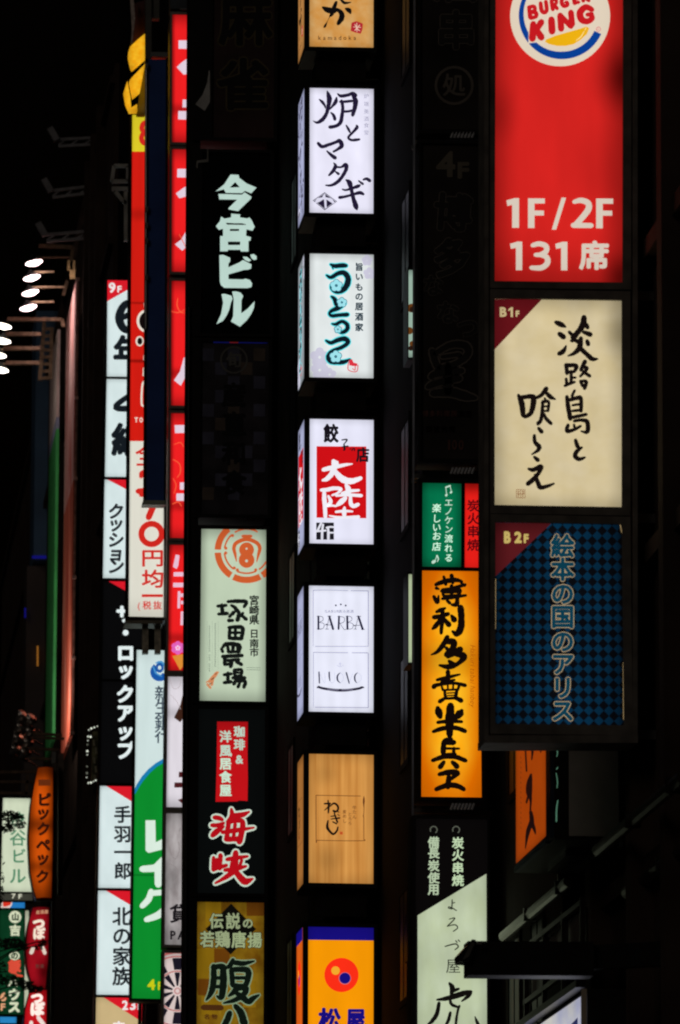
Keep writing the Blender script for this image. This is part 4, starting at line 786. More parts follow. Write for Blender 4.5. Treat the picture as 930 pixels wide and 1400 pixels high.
SG[4].add('flower', petals(t, 838, 812, 18, 14, 6), ink((226, 98, 186), 1, edge=0)); SG[4].add('flower_eye', petals(t, 838, 812, 8, 5, 5), ink((246, 200, 236), 1, edge=0))
SG[4].add('cone', pq((812, 850), (880, 838), (880, 880), (848, 916)), ink((220, 140, 52), 1, edge=0))
DM = ink((74, 26, 30), 1, edge=0)
SG[5].add('lettering', pq((882, 960), (905, 960), (880, 1115), (850, 1162), (820, 1140), (850, 1080), (864, 1020)), ink((58, 32, 22), 1)); 
SG[5].add('curl', strokes(t, '800,950,3 815,1000,3 840,1000,3 850,970,3 835,950,3 ; 800,1030,2 830,1060,3 850,1100,3', rough=0), ink((186, 176, 180), 1))
t = crop(0, 1000, 3.444)
SG[5].add('mark', pq((843, 190), (900, 190), (900, 216), (842, 216)) + pq((822, 240), (900, 240), (900, 264), (821, 264)) + pq((838, 322), (870, 312), (870, 350)), DM)
SG[6].add('curl', strokes(t, '790,500,3 800,560,3 825,600,4 845,560,3 840,520,3 ; 790,620,3 830,640,3 840,680,4 820,710,3 ; 785,740,3 830,750,3 835,780,3 ; 845,470,4 850,455,6', rough=0), ink((140, 132, 132), 1))
SG[6].add('lettering', fit(t, '貸', 799, 812, 898, 902, .03) + fit(t, 'P', 802, 938, 828, 980, .05) + fit(t, 'A', 836, 938, 874, 980, .05) + fit(t, 'R', 880, 938, 905, 980, .05), ink((24, 20, 24), 1))
cx, cy = 836, 1222
SG[7].add('board_wire', disc(t, cx, cy, 186, r_in=176, a0=0, a1=360, n=60) + disc(t, cx, cy, 166, r_in=160, a0=0, a1=360, n=60) + disc(t, cx, cy, 96, r_in=91, a0=0, a1=360, n=40), ink((184, 96, 92), 1), clip=True)
wd = []
for k in range(20):
    a0 = -9 + 18 * k
    if k % 2: wd += disc(t, cx, cy, 156, r_in=100, a0=a0, a1=a0 + 18, n=5) + disc(t, cx, cy, 88, r_in=24, a0=a0, a1=a0 + 18, n=5)
SG[7].add('board_wedge', wd, ink((26, 22, 34), 1), clip=True); SG[7].add('board_rim', disc(t, cx, cy, 200, r_in=192, a0=0, a1=360, n=60), ink((30, 24, 26), 1), clip=True)
SG[7].add('bull', disc(t, cx, cy, 16, r_in=10, a0=0, a1=360, n=20), ink((190, 130, 130), 1), clip=True)
rm = thing('sign_mast', rc.pt(*rc.uv(240, 1500), -.4), 'steel back post of the slim red and white column', 'sign mast')
def longbar(pl, th, x0, x1, y0, y1, wpx, back, front, mat, nm='post'):
    A = pl.uv(x0, y0); B = pl.uv(x1, y1); w2 = wpx * pl.D / F / 2; m = MB()
    m.slab(pl, [(A[0] - w2, A[1]), (B[0] - w2, B[1]), (B[0] + w2, B[1]), (A[0] + w2, A[1])], back, front); return m.build(nm, mat, th)
longbar(rc, rm, 250, 240, -150, 1500, 20, -.7, -.52, solid('cool_steel', (.16, .18, .21), .45, .6, .2, 4))
for y in (17, 199, 378, 560, 741, 921, 1108, 1298):
    m = MB(); c = rc.pt(*rc.uv(255, y), -.6); m.beam(c, (XW - .4, c.y, c.z), .09); m.build('bracket', STEEL, rm)
m = MB(); m.slab(rc, [rc.uv(*p) for p in ((233, -120), (233, 12), (262, 12), (262, -120))], -.5, 0); m.build('top_housing', solid('slate_housing', (.10, .12, .14), .5, .3, .2), rm)
m = MB(); m.beam(rc.pt(*rc.uv(246, 13.5), .05), rc.pt(*rc.uv(256, 13.5), .05), .03); m.build('cap_strip', solid('pale_metal', (.5, .5, .48), .3, .6, .1), rm)

# --- navy back of a tall panel
bp = Plane(105)
q = [bp.uv(*p) for p in ((200.8, 81), (227.2, 81.4), (224.6, 684), (198.0, 683.5))]
nv = thing('signboard', bp.pt((q[2][0] + q[3][0]) / 2, q[2][1], -.1), 'tall unlit navy signboard between the red signs on the left', 'signboard', GF)
m = MB(); m.slab(bp, q[::-1], -.22, 0); m.build('panel', solid('navy_sheet', (.04, .11, .42), .5, 0, .25, 1.2), nv)
m = MB(); e = [bp.uv(*p) for p in ((226.9, 80), (228.8, 80), (226.6, 690), (224.2, 690))]; m.slab(bp, e[::-1], -.24, .03); e = [bp.uv(*p) for p in ((199.6, 80), (201.2, 80), (198.4, 690), (196.8, 690))]; m.slab(bp, e[::-1], -.24, .03); m.build('frame', DARKM, nv)
m = MB(); m.slab(bp, [bp.uv(*p) for p in ((194.5, 690.4), (225.4, 690.8), (225.8, 685), (195.6, 684.6))], -.30, .06); m.build('bottom_cap', ink((84, 92, 76), 1, edge=.6), nv) if 0 else m.build('bottom_cap', solid('pale_green_cap', (.55, .62, .5), .4, .2, .2), nv)
m = MB(); m.slab(bp, [bp.uv(*p) for p in ((206, 78.5), (229, 78.5), (229, 72), (206, 72))], -.30, .05); m.build('top_cap', MATS['pale_metal'], nv)
m = MB(); m.tube([bp.pt(*bp.uv(200, 92), .03), bp.pt(*bp.uv(199.5, 450), .03)], .02)
for y in (91, 287, 309, 330, 380): c = bp.pt(*bp.uv(200.5, y), .05); m.box(c, (.05, .05, .10))
m.build('bolt_rail', MATS['pale_metal'], nv)
sf = thing('steel_support', bp.pt(*bp.uv(214, 76), -.4), 'grey steel uprights above the navy signboard', 'steel support')
m = MB(); m.slab(bp, [bp.uv(*p) for p in ((201, -100), (201, 160), (209, 160), (209, -100))], -.6, -.35); m.build('post', solid('olive_grey_metal', (.16, .16, .145), .6, .4, .2), sf)
m = MB(); m.slab(bp, [bp.uv(*p) for p in ((209.5, -100), (209.5, 18), (220, 18), (220, -100))], -.6, -.4); m.build('housing', MATS['olive_grey_metal'], sf)

# --- tall red and cream sign, part hidden behind the navy board
tp = Plane(111)
t1 = Sign('tall red and cream lit sign with a yellow floor tab and big price, half hidden', tp, [(181, 157), (224.4, 157.8), (224.0, 844), (176.0, 843)], (3.2, 4, 2.5, 4.5), .5,
          lit('cream_film', (222, 220, 206), 1, edge=.25, ew=.05, blot=.05, bscale=2), GF)
t1.add('red_field', poly(ID, [(180, 207), (240, 207.5), (240, 603), (170, 603)]), lit('scarlet', (208, 28, 18), 1, edge=.15, ew=.05, blot=.10, dead=[(.5, .80, 2, .02, .3), (.5, .506, 2, .006, .6), (.5, .622, 2, .004, .5)]), clip=True)
t1.add('yellow_field', poly(ID, [(178, 150), (240, 150), (240, 207.5), (172, 207)]), lit('lemon', (222, 204, 40), 1, edge=.15), clip=True)
RD = ink((206, 38, 30), 1, edge=0)
t = crop(0, 0, 3.444)
t1.add('floor_lettering', fit(t, '8', 654, 564, 722, 688, .05) + fit(t, 'F', 736, 600, 770, 688, .05), RD)
t = crop(0, 300, 3.444)
WE = ink((232, 222, 206), 1, edge=0); K = ink((18, 10, 10), 1)
t1.add('logo_edge', disc(t, 690, 478, 46, 54) + disc(t, 658, 573, 19, 24) + strokes(t, '681,395,8 683,425,8 ; 679,640,6 678,660,6 ; 678,700,8 676,735,8 ; 690,765,10 672,775,9 668,870,9 690,874,9 ; 720,770,12 722,872,12', rough=0), WE)
t1.add('logo', disc(t, 693, 478, 37, 44) + disc(t, 659, 573, 12, 17), K)
t1.add('logo_line', strokes(t, '700,450,10 686,475,10 700,505,10', rough=0), WE)
t1.add('name_line', sum([fit(t, c, 634 + 23 * i, 932, 650 + 23 * i, 956, .05) for i, c in enumerate('TORIKIZOKU')][:5], []), WE)
t1.add('price_lettering', char(t, '全', 695, 1110, 118, off=.012) + fit(t, '2', 652, 1175, 735, 1308, .07), RD)
t = crop(0, 650, 3.444)
t1.add('price_digits', strokes(t, '650,75,26 740,70,28 735,110,30 700,198,30', rough=0) + disc(t, 714, 276, 62, 62, r_in=34, a0=0, a1=360, n=40), RD)
t1.add('lower_lettering', fit(t, '円', 670, 352, 768, 430, .03) + fit(t, '均', 668, 443, 770, 530, .03) + poly(t, [(668, 560), (768, 560), (768, 573), (668, 573)]) + char(t, '(', 655, 612, 42, off=.01) + char(t, '税', 692, 612, 42, off=.018) + char(t, '抜', 742, 612, 42, off=.018), RD)
tm = thing('sign_bracket', tp.pt(*tp.uv(205, 892), -.3), 'pale posts joining the cream sign to the blue and green sign below', 'bracket')
m = MB(); m.slab(tp, [tp.uv(*p) for p in ((171, 853), (223, 853), (223, 848.5), (171, 848.5))], -.6, .05); m.build('plate', solid('dusty_plate', (.30, .27, .2), .6, .2, .3), tm)
for x in (199.5, 216.5):
    m = MB(); m.slab(tp, [tp.uv(*p) for p in ((x - 4, 892), (x + 4, 892), (x + 4, 853), (x - 4, 853))], -.3, -.1); m.build('post', solid('cream_post', (.62, .56, .44), .6, .1, .5, 8), tm)

# --- blue, white and green sign
kp = Plane(112.5)
g1 = Sign('white and green lit sign with blue swirl and white katakana', kp, [(187, 888.5), (243, 889.5), (235, 1366), (180.5, 1365)], (2.5, 3.5, 2, 3.5), .5, lit('ice_white', (206, 224, 222), 1, edge=.2, ew=.05, blot=.06), GF)
t = crop(0, 1000, 3.444)
arc = [(628, 285), (645, 248), (668, 212), (700, 176), (735, 148), (775, 125), (850, 100)]
g1.add('blue_arc', poly(t, arc + [(850, 122), (775, 150), (738, 170), (705, 198), (672, 238), (650, 272), (640, 300)]), ink((24, 124, 176), 1), clip=True)
g1.add('green_field', poly(t, [(600, 1300), (600, 340), (640, 290), (652, 268), (674, 234), (706, 196), (738, 167), (775, 146), (850, 118), (850, 1300)]), lit('lake_green', (12, 138, 44), 1, edge=.18, ew=.05, blot=.06, dead=[(.5, .745, 2, .004, .5), (.5, .352, 2, .004, .5)]), clip=True)
WL = ink((218, 236, 222), 1, edge=0)
g1.add('lettering', poly(t, [(686, 418), (732, 418), (734, 522), (762, 508), (800, 462), (835, 490), (780, 552), (700, 572), (686, 560)]) + strokes(t, '795,612,20 745,640,34 670,648,30 ; 745,650,34 746,720,34 ; 770,600,26 730,640,26', rough=0) + strokes(t, '712,752,26 700,790,30 670,822,26 ; 710,762,26 800,762,28 790,820,34 750,862,34 690,886,26', rough=0), WL)
g1.add('floor_lettering', fit(t, '4', 694, 1166, 732, 1218, .07) + fit(t, 'F', 744, 1178, 766, 1218, .05), ink((206, 206, 22), 1))
t = crop(0, 650, 3.444)
g1.add('swirl', disc(t, 752, 925, 44, 44, r_in=14, a0=20, a1=235, n=24) + disc(t, 752, 905, 20, 24, a0=0, a1=360, r_in=8, n=20), ink((24, 86, 166), 1)); g1.add('swirl_light', strokes(t, '735,882,6 760,878,10 775,895,8 ; 722,900,6 735,930,8 760,945,6'), ink((74, 150, 206), 1))
g1.add('bank_lettering', col(t, '新生銀行', 766, [1028, 1092, 1160, 1226], 76, .012), ink((56, 70, 84), 1))

# --- white floor list column
wp = Plane(120)
GW = 'panels of the tall white floor list on the left'
WCOL = lit('floor_white', (214, 230, 230), 1, edge=.28, ew=.06, blot=.10, bscale=2.2)
TRI = ink((214, 26, 40), 1, edge=0); KI = ink((20, 26, 32), 1)
PW = [([(147, 383), (207, 384), (205.5, 515.5), (146.2, 515)], 'white floor panel with red 9F corner and a cut off six'),
      ([(146, 518), (205.5, 519), (203, 652.5), (143.5, 652)], 'white floor panel with big black 4 and kanji under the 9F panel'),
      ([(143.2, 655.5), (203, 656.5), (200, 791), (140.8, 790.5)], 'white floor panel reading in small slanted katakana'),
      ([(141.5, 794.5), (200, 795.5), (198, 929), (139.8, 928.5)], 'black floor panel with white katakana, upper half'),
      ([(139.6, 931.5), (198, 932.5), (195.5, 1071), (137.2, 1070.5)], 'black floor panel with white katakana, lower half'),
      ([(136.8, 1074.5), (196.5, 1075.5), (194, 1214.5), (134.4, 1214)], 'white floor panel with four stacked black kanji and red corner'),
      ([(134.2, 1217.5), (194.5, 1218.5), (192, 1360.5), (131.8, 1360)], 'white floor panel with red corner, fourth kanji hooked at its foot'),
      ([(131.6, 1363.5), (194.6, 1364.5), (192, 1490), (129.5, 1490)], 'beige floor panel with 2 3F on a red corner')]
WS = []
for i, (q, lb) in enumerate(PW):
    WS.append(Sign(lb, wp, q, (3, 1.4, 3, 1.4), .45, (WCOL if i not in (3, 4, 7) else ink((8, 8, 9), 1) if i != 7 else lit('beige_film', (200, 176, 128), 1, edge=.2)), GW))
t = crop(0, 300, 3.444)
WS[0].add('corner_patch', poly(t, [(497, 275), (700, 275), (497, 390)]), TRI, clip=True)
WS[0].add('floor_lettering', fit(t, '9', 512, 296, 545, 346, .06) + fit(t, 'F', 553, 312, 574, 344, .06), ink((240, 230, 230), 1))
WS[0].add('lettering', strokes(t, '650,392,30 590,400,34 562,460,40 585,515,36 640,515,34 660,475,34 625,445,30 580,462,26', rough=0) + char(t, '年', 608, 622, 150, off=.045), KI)
WS[1].add('lettering', strokes(t, '630,815,24 545,885,28 680,888,30 ; 640,815,34 642,915,34', rough=0) + char(t, '紙', 605, 1040, 160, off=.045), KI, clip=True)
t = crop(0, 650, 3.444)
WS[2].add('corner_patch', poly(t, [(505, 18), (720, 18), (720, 130)]), TRI, clip=True)
WS[2].add('lettering', col(t, 'クッション', 547, [170, 228, 304, 368, 428], 78, .04, shear=.12), KI)
WS[3].add('corner_patch', poly(t, [(508, 496), (720, 498), (720, 615)]), TRI, clip=True)
WW = ink((226, 238, 238), 1, edge=0)
WS[3].add('lettering', col(t, 'ザ・ロッ', 592, [652, 742, 836, 918], 86, .055), WW, clip=True)
WS[4].add('lettering', col(t, 'クアップ', 590, [1030, 1120, 1206, 1296], 88, .05, shear=.08), WW, clip=True)
t = crop(0, 1000, 3.444)
WS[5].add('corner_patch', poly(t, [(500, 256), (700, 258), (700, 378)]), TRI, clip=True)
WS[5].add('lettering', col(t, '手羽一郎', 578, [392, 484, 570, 658], 84, .028), KI)
WS[6].add('corner_patch', poly(t, [(498, 748), (700, 750), (700, 868)]), TRI, clip=True)
WS[6].add('lettering', col(t, '北の家族', 574, [872, 964, 1060, 1154], 92, .025), KI)
WS[7].add('corner_patch', poly(t, [(485, 1250), (720, 1254), (720, 1395), (665, 1365)]), TRI, clip=True)
WS[7].add('floor_lettering', fit(t, '2', 575, 1266, 604, 1312, .06) + fit(t, '3', 612, 1266, 640, 1312, .06) + fit(t, 'F', 648, 1282, 664, 1312, .05) + char(t, '串', 560, 1400, 70, off=.04), ink((240, 230, 230), 1))
wm = thing('sign_mast', wp.pt(*wp.uv(140, 1500), -.4), 'dark edge post of the tall white floor list', 'sign mast')
longbar(wp, wm, 203, 190, 350, 1500, 5, -.45, .02, BLACKM)
for y in (383, 517, 654, 793, 930, 1073, 1216, 1362):
    m = MB(); c = wp.pt(*wp.uv(190, y), -.55); m.beam(c, (XW - .5, c.y, c.z), .10); m.build('bracket', DARKM, wm)

# --- yellow petal-like fabric lamps above the tall red sign
yp = Plane(110)
yl = thing('wall_lantern', yp.pt(*yp.uv(186, 152), 0), 'yellow folded strip lantern curling over the top of the tall red sign', 'lantern', GF)
t = crop(160, 0, 8.235)
YM = lit('saffron_cloth', (236, 160, 16), 1, edge=.35, ew=.2, blot=.08, rgb2=(246, 186, 36))
def petal(pts, d0, d1, nm, mat=YM):
    q = [yp.uv(*t(*p)) for p in pts]; us = [a for a, b in q]; vs = [b for a, b in q]; m = MB()
    m.prism([yp.pt(u, v, d0) for u, v in q], [yp.pt(u, v, d1 + .12 * (u - min(us)) / (max(us) - min(us))) for u, v in q])
    m.uv = [((u - min(us)) / (max(us) - min(us)), (v - min(vs)) / (max(vs) - min(vs))) for u, v in q] * 2
    return m.build(nm, mat, yl, uv=True)
petal([(328, 375), (328, 635), (175, 768), (160, 740), (132, 620), (135, 560), (150, 520), (230, 450)], -.3, -.05, 'strip')
petal([(318, 722), (295, 840), (262, 1020), (178, 1090), (142, 905), (156, 880), (238, 800)], -.25, -.06, 'strip')
petal([(118, 905), (152, 1095), (160, 1215), (225, 1180), (228, 1255), (140, 1255), (100, 1160), (78, 1030)], -.2, -.05, 'strip')
petal([(172, 0), (340, -40), (330, 360), (190, 470)], -.5, -.34, 'back_panel', solid('maroon_cloth', (.10, .03, .035), .8, 0, .3))
petal([(322, 640), (322, 1265), (228, 1262), (262, 1030), (300, 830)], -.4, -.3, 'side_plate', solid('dull_olive_plate', (.17, .17, .14), .6, .3, .2))
petal([(150, -20), (185, -20), (200, 230), (170, 500), (158, 480), (170, 300)], -.1, .0, 'rope', solid('pale_rope', (.75, .62, .55), .8, 0, .4, 12))
petal([(335, 725), (352, 725), (355, 800), (340, 810)], -.1, .02, 'hinge', MATS['pale_metal'])

# ================================================================ EDGE-ON BILLBOARDS WITH FLOODLIGHTS
GB = 'edge-on billboards lit by floodlights at far left'
def side_board(px, py0, py1, Dn, Df, label, mats):
    P = P3(px, 700, Dn); X = P.x; z = lambda y: P3(px, y, Dn).z
    th = thing('billboard', (X, (Dn + Df) / 2, z(py1)), label, 'billboard', GB)
    for (ya, yb, mt, nm) in mats:
        m = MB(); m.box((X + .04, (Dn + Df) / 2, (z(ya) + z(yb)) / 2), (.08, Df - Dn, z(ya) - z(yb) - .01)); m.build(nm, mt, th)
    return th, X, z
def art(name, stops, stretch=(1, 1.2, .25)):
    m = solid(name, (.5, .5, .5), .6, 0, .1, 1); nt = m.node_tree; p = nt.nodes['Principled BSDF']
    tc = N(nt, 'ShaderNodeTexCoord'); mp = N(nt, 'ShaderNodeMapping'); mp.inputs['Scale'].default_value = stretch; nt.links.new(tc.outputs['Object'], mp.inputs[0])
    nz = N(nt, 'ShaderNodeTexNoise'); nz.inputs['Scale'].default_value = 1.4; nz.inputs['Detail'].default_value = 4; nt.links.new(mp.outputs[0], nz.inputs['Vector'])
    cr_ = N(nt, 'ShaderNodeValToRGB'); nt.links.new(nz.outputs[0], cr_.inputs[0])
    e = cr_.color_ramp; e.elements[0].position = stops[0][0]; e.elements[0].color = (*stops[0][1], 1); e.elements[1].position = stops[1][0]; e.elements[1].color = (*stops[1][1], 1)
    for a, c in stops[2:]: k = e.elements.new(a); k.color = (*c, 1)
    nt.links.new(cr_.outputs[0], p.inputs['Base Color']); return m
A1 = art('poster_rose', [(.38, (.62, .10, .08)), (.5, (.80, .42, .38)), (.62, (.85, .60, .56))])
A2 = art('poster_red', [(.35, (.40, .05, .03)), (.55, (.72, .14, .07)), (.7, (.80, .40, .3))])
th1, X1, z1 = side_board(100, 383, 1003, 150, 155.4, 'tall rose and red billboard seen edge-on under four floodlights', [(383, 655, A1, 'poster'), (655, 1003, A2, 'poster')])
m = MB()
for y in (383, 545, 655, 790, 900, 1003): m.box((X1 + .05, 149.9, z1(y)), (.10, .10, .08))
m.build('edge_strip', solid('pale_rose_edge', (.7, .42, .36), .5, 0, .4, 4), th1)
m = MB(); m.box((X1 + .05, 149.95, (z1(383) + z1(1003)) / 2), (.05, .06, z1(383) - z1(1003))); m.build('edge_post', solid('sunburnt_edge', (.45, .22, .17), .6, .2, .5, 6), th1)
th2, X2, z2 = side_board(75.5, 450, 1012, 156, 160.5, 'slimmer white and green billboard seen edge-on left of the rose one',
    [(450, 570, solid('pink_white_vinyl', (.80, .62, .58), .6, 0, .15, 1), 'upper_band'), (570, 586, solid('lilac_vinyl', (.35, .36, .55), .6, 0, .1), 'middle_band'), (586, 1012, solid('green_vinyl', (.05, .42, .10), .6, 0, .25, 1), 'lower_band')])
# lattice catwalk bracket left of the slim billboard
cw = thing('maintenance_ladder', P3(66, 522, 157), 'rusty rung ladder hung beside the slim billboard', 'ladder')
def seg(mb, x0, y0, x1, y1, D, w): mb.beam(P3(x0, y0, D), P3(x1, y1, D), w)
for (a, b_) in (((60.5, 440), (54.5, 520)), ((71, 448), (69, 518))):
    m = MB(); seg(m, *a, *b_, 157, .10); m.build('stile', RUST, cw)
for i in range(8):
    y = 450 + i * 9.6; m = MB(); seg(m, 59.7 - i * .75, y, 71 - i * .3, y - .3, 157, .08); m.build('rung', RUST, cw)
# floodlights: arm, housing, lens
LENS = bpy.data.materials.new('flood_lens'); LENS.use_nodes = True; p = LENS.node_tree.nodes['Principled BSDF']; p.inputs['Emission Color'].default_value = (1, .74, .74, 1); p.inputs['Emission Strength'].default_value = 7
LENS2 = bpy.data.materials.new('flood_lens_warm'); LENS2.use_nodes = True; p = LENS2.node_tree.nodes['Principled BSDF']; p.inputs['Emission Color'].default_value = (1, .93, .80, 1); p.inputs['Emission Strength'].default_value = 6
def flood(px, py, D, r, ax, ay, label, mat, tilt=13, grp='floodlights of the rose billboard'):
    c = P3(px, py, D); th = thing('floodlight', c, label, 'floodlight', grp)
    n = Vector((math.sin(R(tilt)), -.05, -math.cos(R(tilt)))).normalized()
    m = MB(); m.lathe(c - n * .02, -n, [(r * 1.03, 0), (r * 1.04, .03), (r * .55, .10), (r * .25, .16), (r * .2, .2)]); m.build('housing', BLACKM, th, smooth=False)
    m = MB(); m.lathe(c, n, [(r, -.015), (r, 0.0), (r * .6, .05), (.02, .065)], 24); m.build('lens', mat, th)
    if grp.startswith('floodlights of'):
        l = bpy.data.lights.new('floodlight_beam', 'SPOT'); l.energy = 45; l.color = (1, .78, .74); l.spot_size = R(150); l.spot_blend = .6; l.shadow_soft_size = .1
        lo = bpy.data.objects.new('floodlight_beam', l); C.objects.link(lo); lo.parent = th; lo.location = n * .1; lo.rotation_euler = Vector((.75, .3, -.75)).to_track_quat('-Z', 'Y').to_euler()
    e = P3(ax, ay, D); m = MB(); m.tube([c - n * .16, Vector((e.x, c.y - .1, c.z + .16))], .03); m.build('arm', RUST, th)
for i, (x, y, ax, ay) in enumerate(((46.8, 359.5, 95, 358), (43.8, 380, 74, 379), (41.8, 400.5, 88, 400), (39, 421, 74, 416))):
    flood(x, y, 151 + i * .4, .225, ax, ay, ('topmost', 'second', 'third', 'lowest')[i] + ' of the four pinkish floodlights over the rose billboard', LENS)
for i, (x, y, ax, ay) in enumerate(((4, 446, 56, 456), (3, 466, 56, 476), (-3, 485.5, 56, 496), (0, 505.5, 56, 516))):
    flood(x, y, 156 + i * .4, .235, ax, ay, ('topmost', 'second', 'third', 'lowest')[i] + ' of the white floodlights cut by the left picture edge', LENS2, -11, 'floodlights at the left picture edge')
fr = thing('lamp_frame', P3(80, 445, 153), 'rusty tube frame that carries the floodlight arms', 'steel frame')
m = MB()
for a in ((53, 336, 100, 338), (100, 338, 97, 358), (10, 436, 85, 437), (85, 437, 87, 447), (92, 384, 87, 404), (8, 456, 56, 457), (5, 476, 55, 476), (8, 496, 54, 496)): seg(m, *a, 153.5, .09)
m.build_each('tube', RUST, fr)
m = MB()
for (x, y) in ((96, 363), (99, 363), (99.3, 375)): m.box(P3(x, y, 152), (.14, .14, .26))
m.build_each('clamp', solid('orange_tan_metal', (.6, .42, .2), .5, .2, .3), fr)  # clamps in one even orange-tan colour
# lower lamp cluster (dark bell housings, one catching light)
cl = [(28, 981, 0), (40, 986, 1), (26, 996, 0), (39, 1002, 0), (22, 1011, 0), (36, 1017, 0), (19, 1026, 0), (32, 1031, 0)]
for i, (x, y, on) in enumerate(cl):
    c = P3(x, y, 148); th = thing('floodlight', c, 'small bell floodlight, number %s down in the dark cluster %s' % (('one', 'two', 'three', 'four')[i // 2], 'left row' if i % 2 == 0 else 'right row'), 'floodlight', 'cluster of small bell floodlights')
    n = Vector((.55, -.55, .6)).normalized()
    m = MB(); m.lathe(c, n, [(.02, -.16), (.07, -.15), (.11, -.02), (.16, .10), (.17, .12)], 14); m.build('housing', solid('bright_bell', (.55, .5, .46), .22, .8, .2), th, smooth=True)
    m = MB(); m.lathe(c + n * .105, n, [(.15, 0), (.15, .012)], 14); m.build('lens', solid('lamp_glass', (.5, .42, .36), .15, .2, .1), th)
    m = MB(); m.tube([c - n * .1, c + Vector((.35, 0, -.3))], .02); m.build('arm', DARKM, th)
fr2 = thing('lamp_frame', P3(60, 1008, 148), 'rusty cross tubes under the billboards, above the orange sign', 'steel frame')
m = MB()
for a in ((44, 1003, 85, 1005), (44, 1008, 88, 1010), (40, 1024, 80, 1025), (42, 1037, 72, 1038), (0, 1056, 50, 1055), (0, 1069, 46, 1069), (0, 1084, 44, 1085), (38, 1060, 36, 1086)): seg(m, *a, 147, .07)
m.build_each('tube', RUST, fr2)
m = MB(); m.beam(P3(74, 1028, 146), P3(73, 1044, 146), .10); m.build('pale_stub', MATS['pale_metal'], fr2)
for (x, y, tx, ty, e, col_) in ((34, 1012, 84, 900, 560, (1, .84, .76)), (34, 1005, 74, 950, 260, (1, .9, .8))):
    l = bpy.data.lights.new('cluster_lamp', 'SPOT'); l.energy = e; l.color = col_; l.spot_size = R(95); l.spot_blend = .8; l.shadow_soft_size = .12
    lo = bpy.data.objects.new('cluster_lamp', l); C.objects.link(lo); lo.location = P3(x, y, 149.5) + Vector((-.6, 0, 0)); tgt = P3(tx, ty, 152.5); lo.rotation_euler = (tgt - lo.location).to_track_quat('-Z', 'Y').to_euler()

# navy tower side behind, with a blue neon line
sl = Plane(175)
tb = thing('office_tower', (sl.pt(*sl.uv(48, 700)).x, 180, 0), 'dark navy tower slice behind the slim billboard with a tiny blue neon line', 'building')
q = [sl.uv(*p) for p in ((50, 425), (98, 425), (98, 765), (46, 765))]; m = MB(); m.slab(sl, q[::-1], -3, 0); m.build('wall', solid('navy_cladding', (.05, .11, .2), .6, 0, .3, .5), tb)
q = [sl.uv(*p) for p in ((38, 770), (70, 770), (66, 1050), (34, 1050))]; m = MB(); m.slab(sl, q[::-1], -3, -.5); m.build('lower_wall', solid('brown_cladding', (.05, .035, .03), .7, 0, .4, .5), tb)
q = [sl.uv(*p) for p in ((30, 1050), (80, 1050), (80, 2300), (30, 2300))]; m = MB(); m.slab(sl, q[::-1], -3, -.6); m.build('base_wall', MATS['brown_cladding'], tb)
NE = ink((16, 14, 112), 1, edge=0); m = MB()
for i in range(9): m.slab(sl, [sl.uv(*p) for p in ((44 + i * 2.2, 763.6), (45.4 + i * 2.2, 763.6), (45.4 + i * 2.2, 760), (44 + i * 2.2, 760))], .0, .05)
m.build_each('neon_line', NE, tb)
m = MB(); m.slab(sl, [sl.uv(*p) for p in ((51.3, 908), (53.2, 908), (53.2, 881), (51.3, 881))], -.4, -.3); m.build('lit_slot', ink((140, 88, 30), 1, edge=0), tb)
m = MB(); m.slab(sl, [sl.uv(*p) for p in ((34.5, 842), (36, 842), (36, 829), (34.5, 829))], -.4, -.3); m.build('blue_slot', NE, tb)

# dim roof trusses and a small steel box frame high on the left
for i, (x0, y0, x1, y1) in enumerate(((76, 188, 178, 186), (68, 258, 165, 250), (60, 318, 172, 312))):
    th = thing('roof_truss', P3(x1, y1 + 5, 150), ('topmost', 'middle', 'lowest')[i] + ' of three dim steel arms reaching left into the night sky', 'steel arm', 'dim steel arms high on the left')
    gm = solid('dim_galvanised', (.34, .34, .36), .6, .3, .3)
    m = MB(); seg(m, x0, y0 + 3, x1, y1, 150, .07); seg(m, x0 + 4, y0 + 12, x1, y1 + 9, 150, .07); m.build_each('chord', gm, th)
    m = MB()
    for k in range(6): a = k / 6; seg(m, x0 + 4 + (x1 - x0) * a, y0 + 10, x0 + (x1 - x0) * (a + .14), y0 + 3, 150, .035)
    m.build_each('lacing', gm, th)
    m = MB(); seg(m, x0 - 8, y0 - 13, x0 + 2, y0 + 4, 150, .16); m.build('end_lamp', gm, th)
gm2 = solid('pale_galvanised', (.6, .62, .6), .5, .3, .3)
bx = thing('bracket_frame', P3(165, 275, 148), 'small square pale steel frame beside the tall red sign', 'steel frame')
m = MB()
for a in ((156, 227, 177, 227), (156, 227, 153, 248), (153, 248, 177, 248), (175, 227, 175, 248), (153, 258, 177, 258), (172, 262, 172, 330), (158, 262, 168, 275), (168, 275, 173, 278)): seg(m, *a, 118, .075)
m.build_each('tube', gm2, bx)

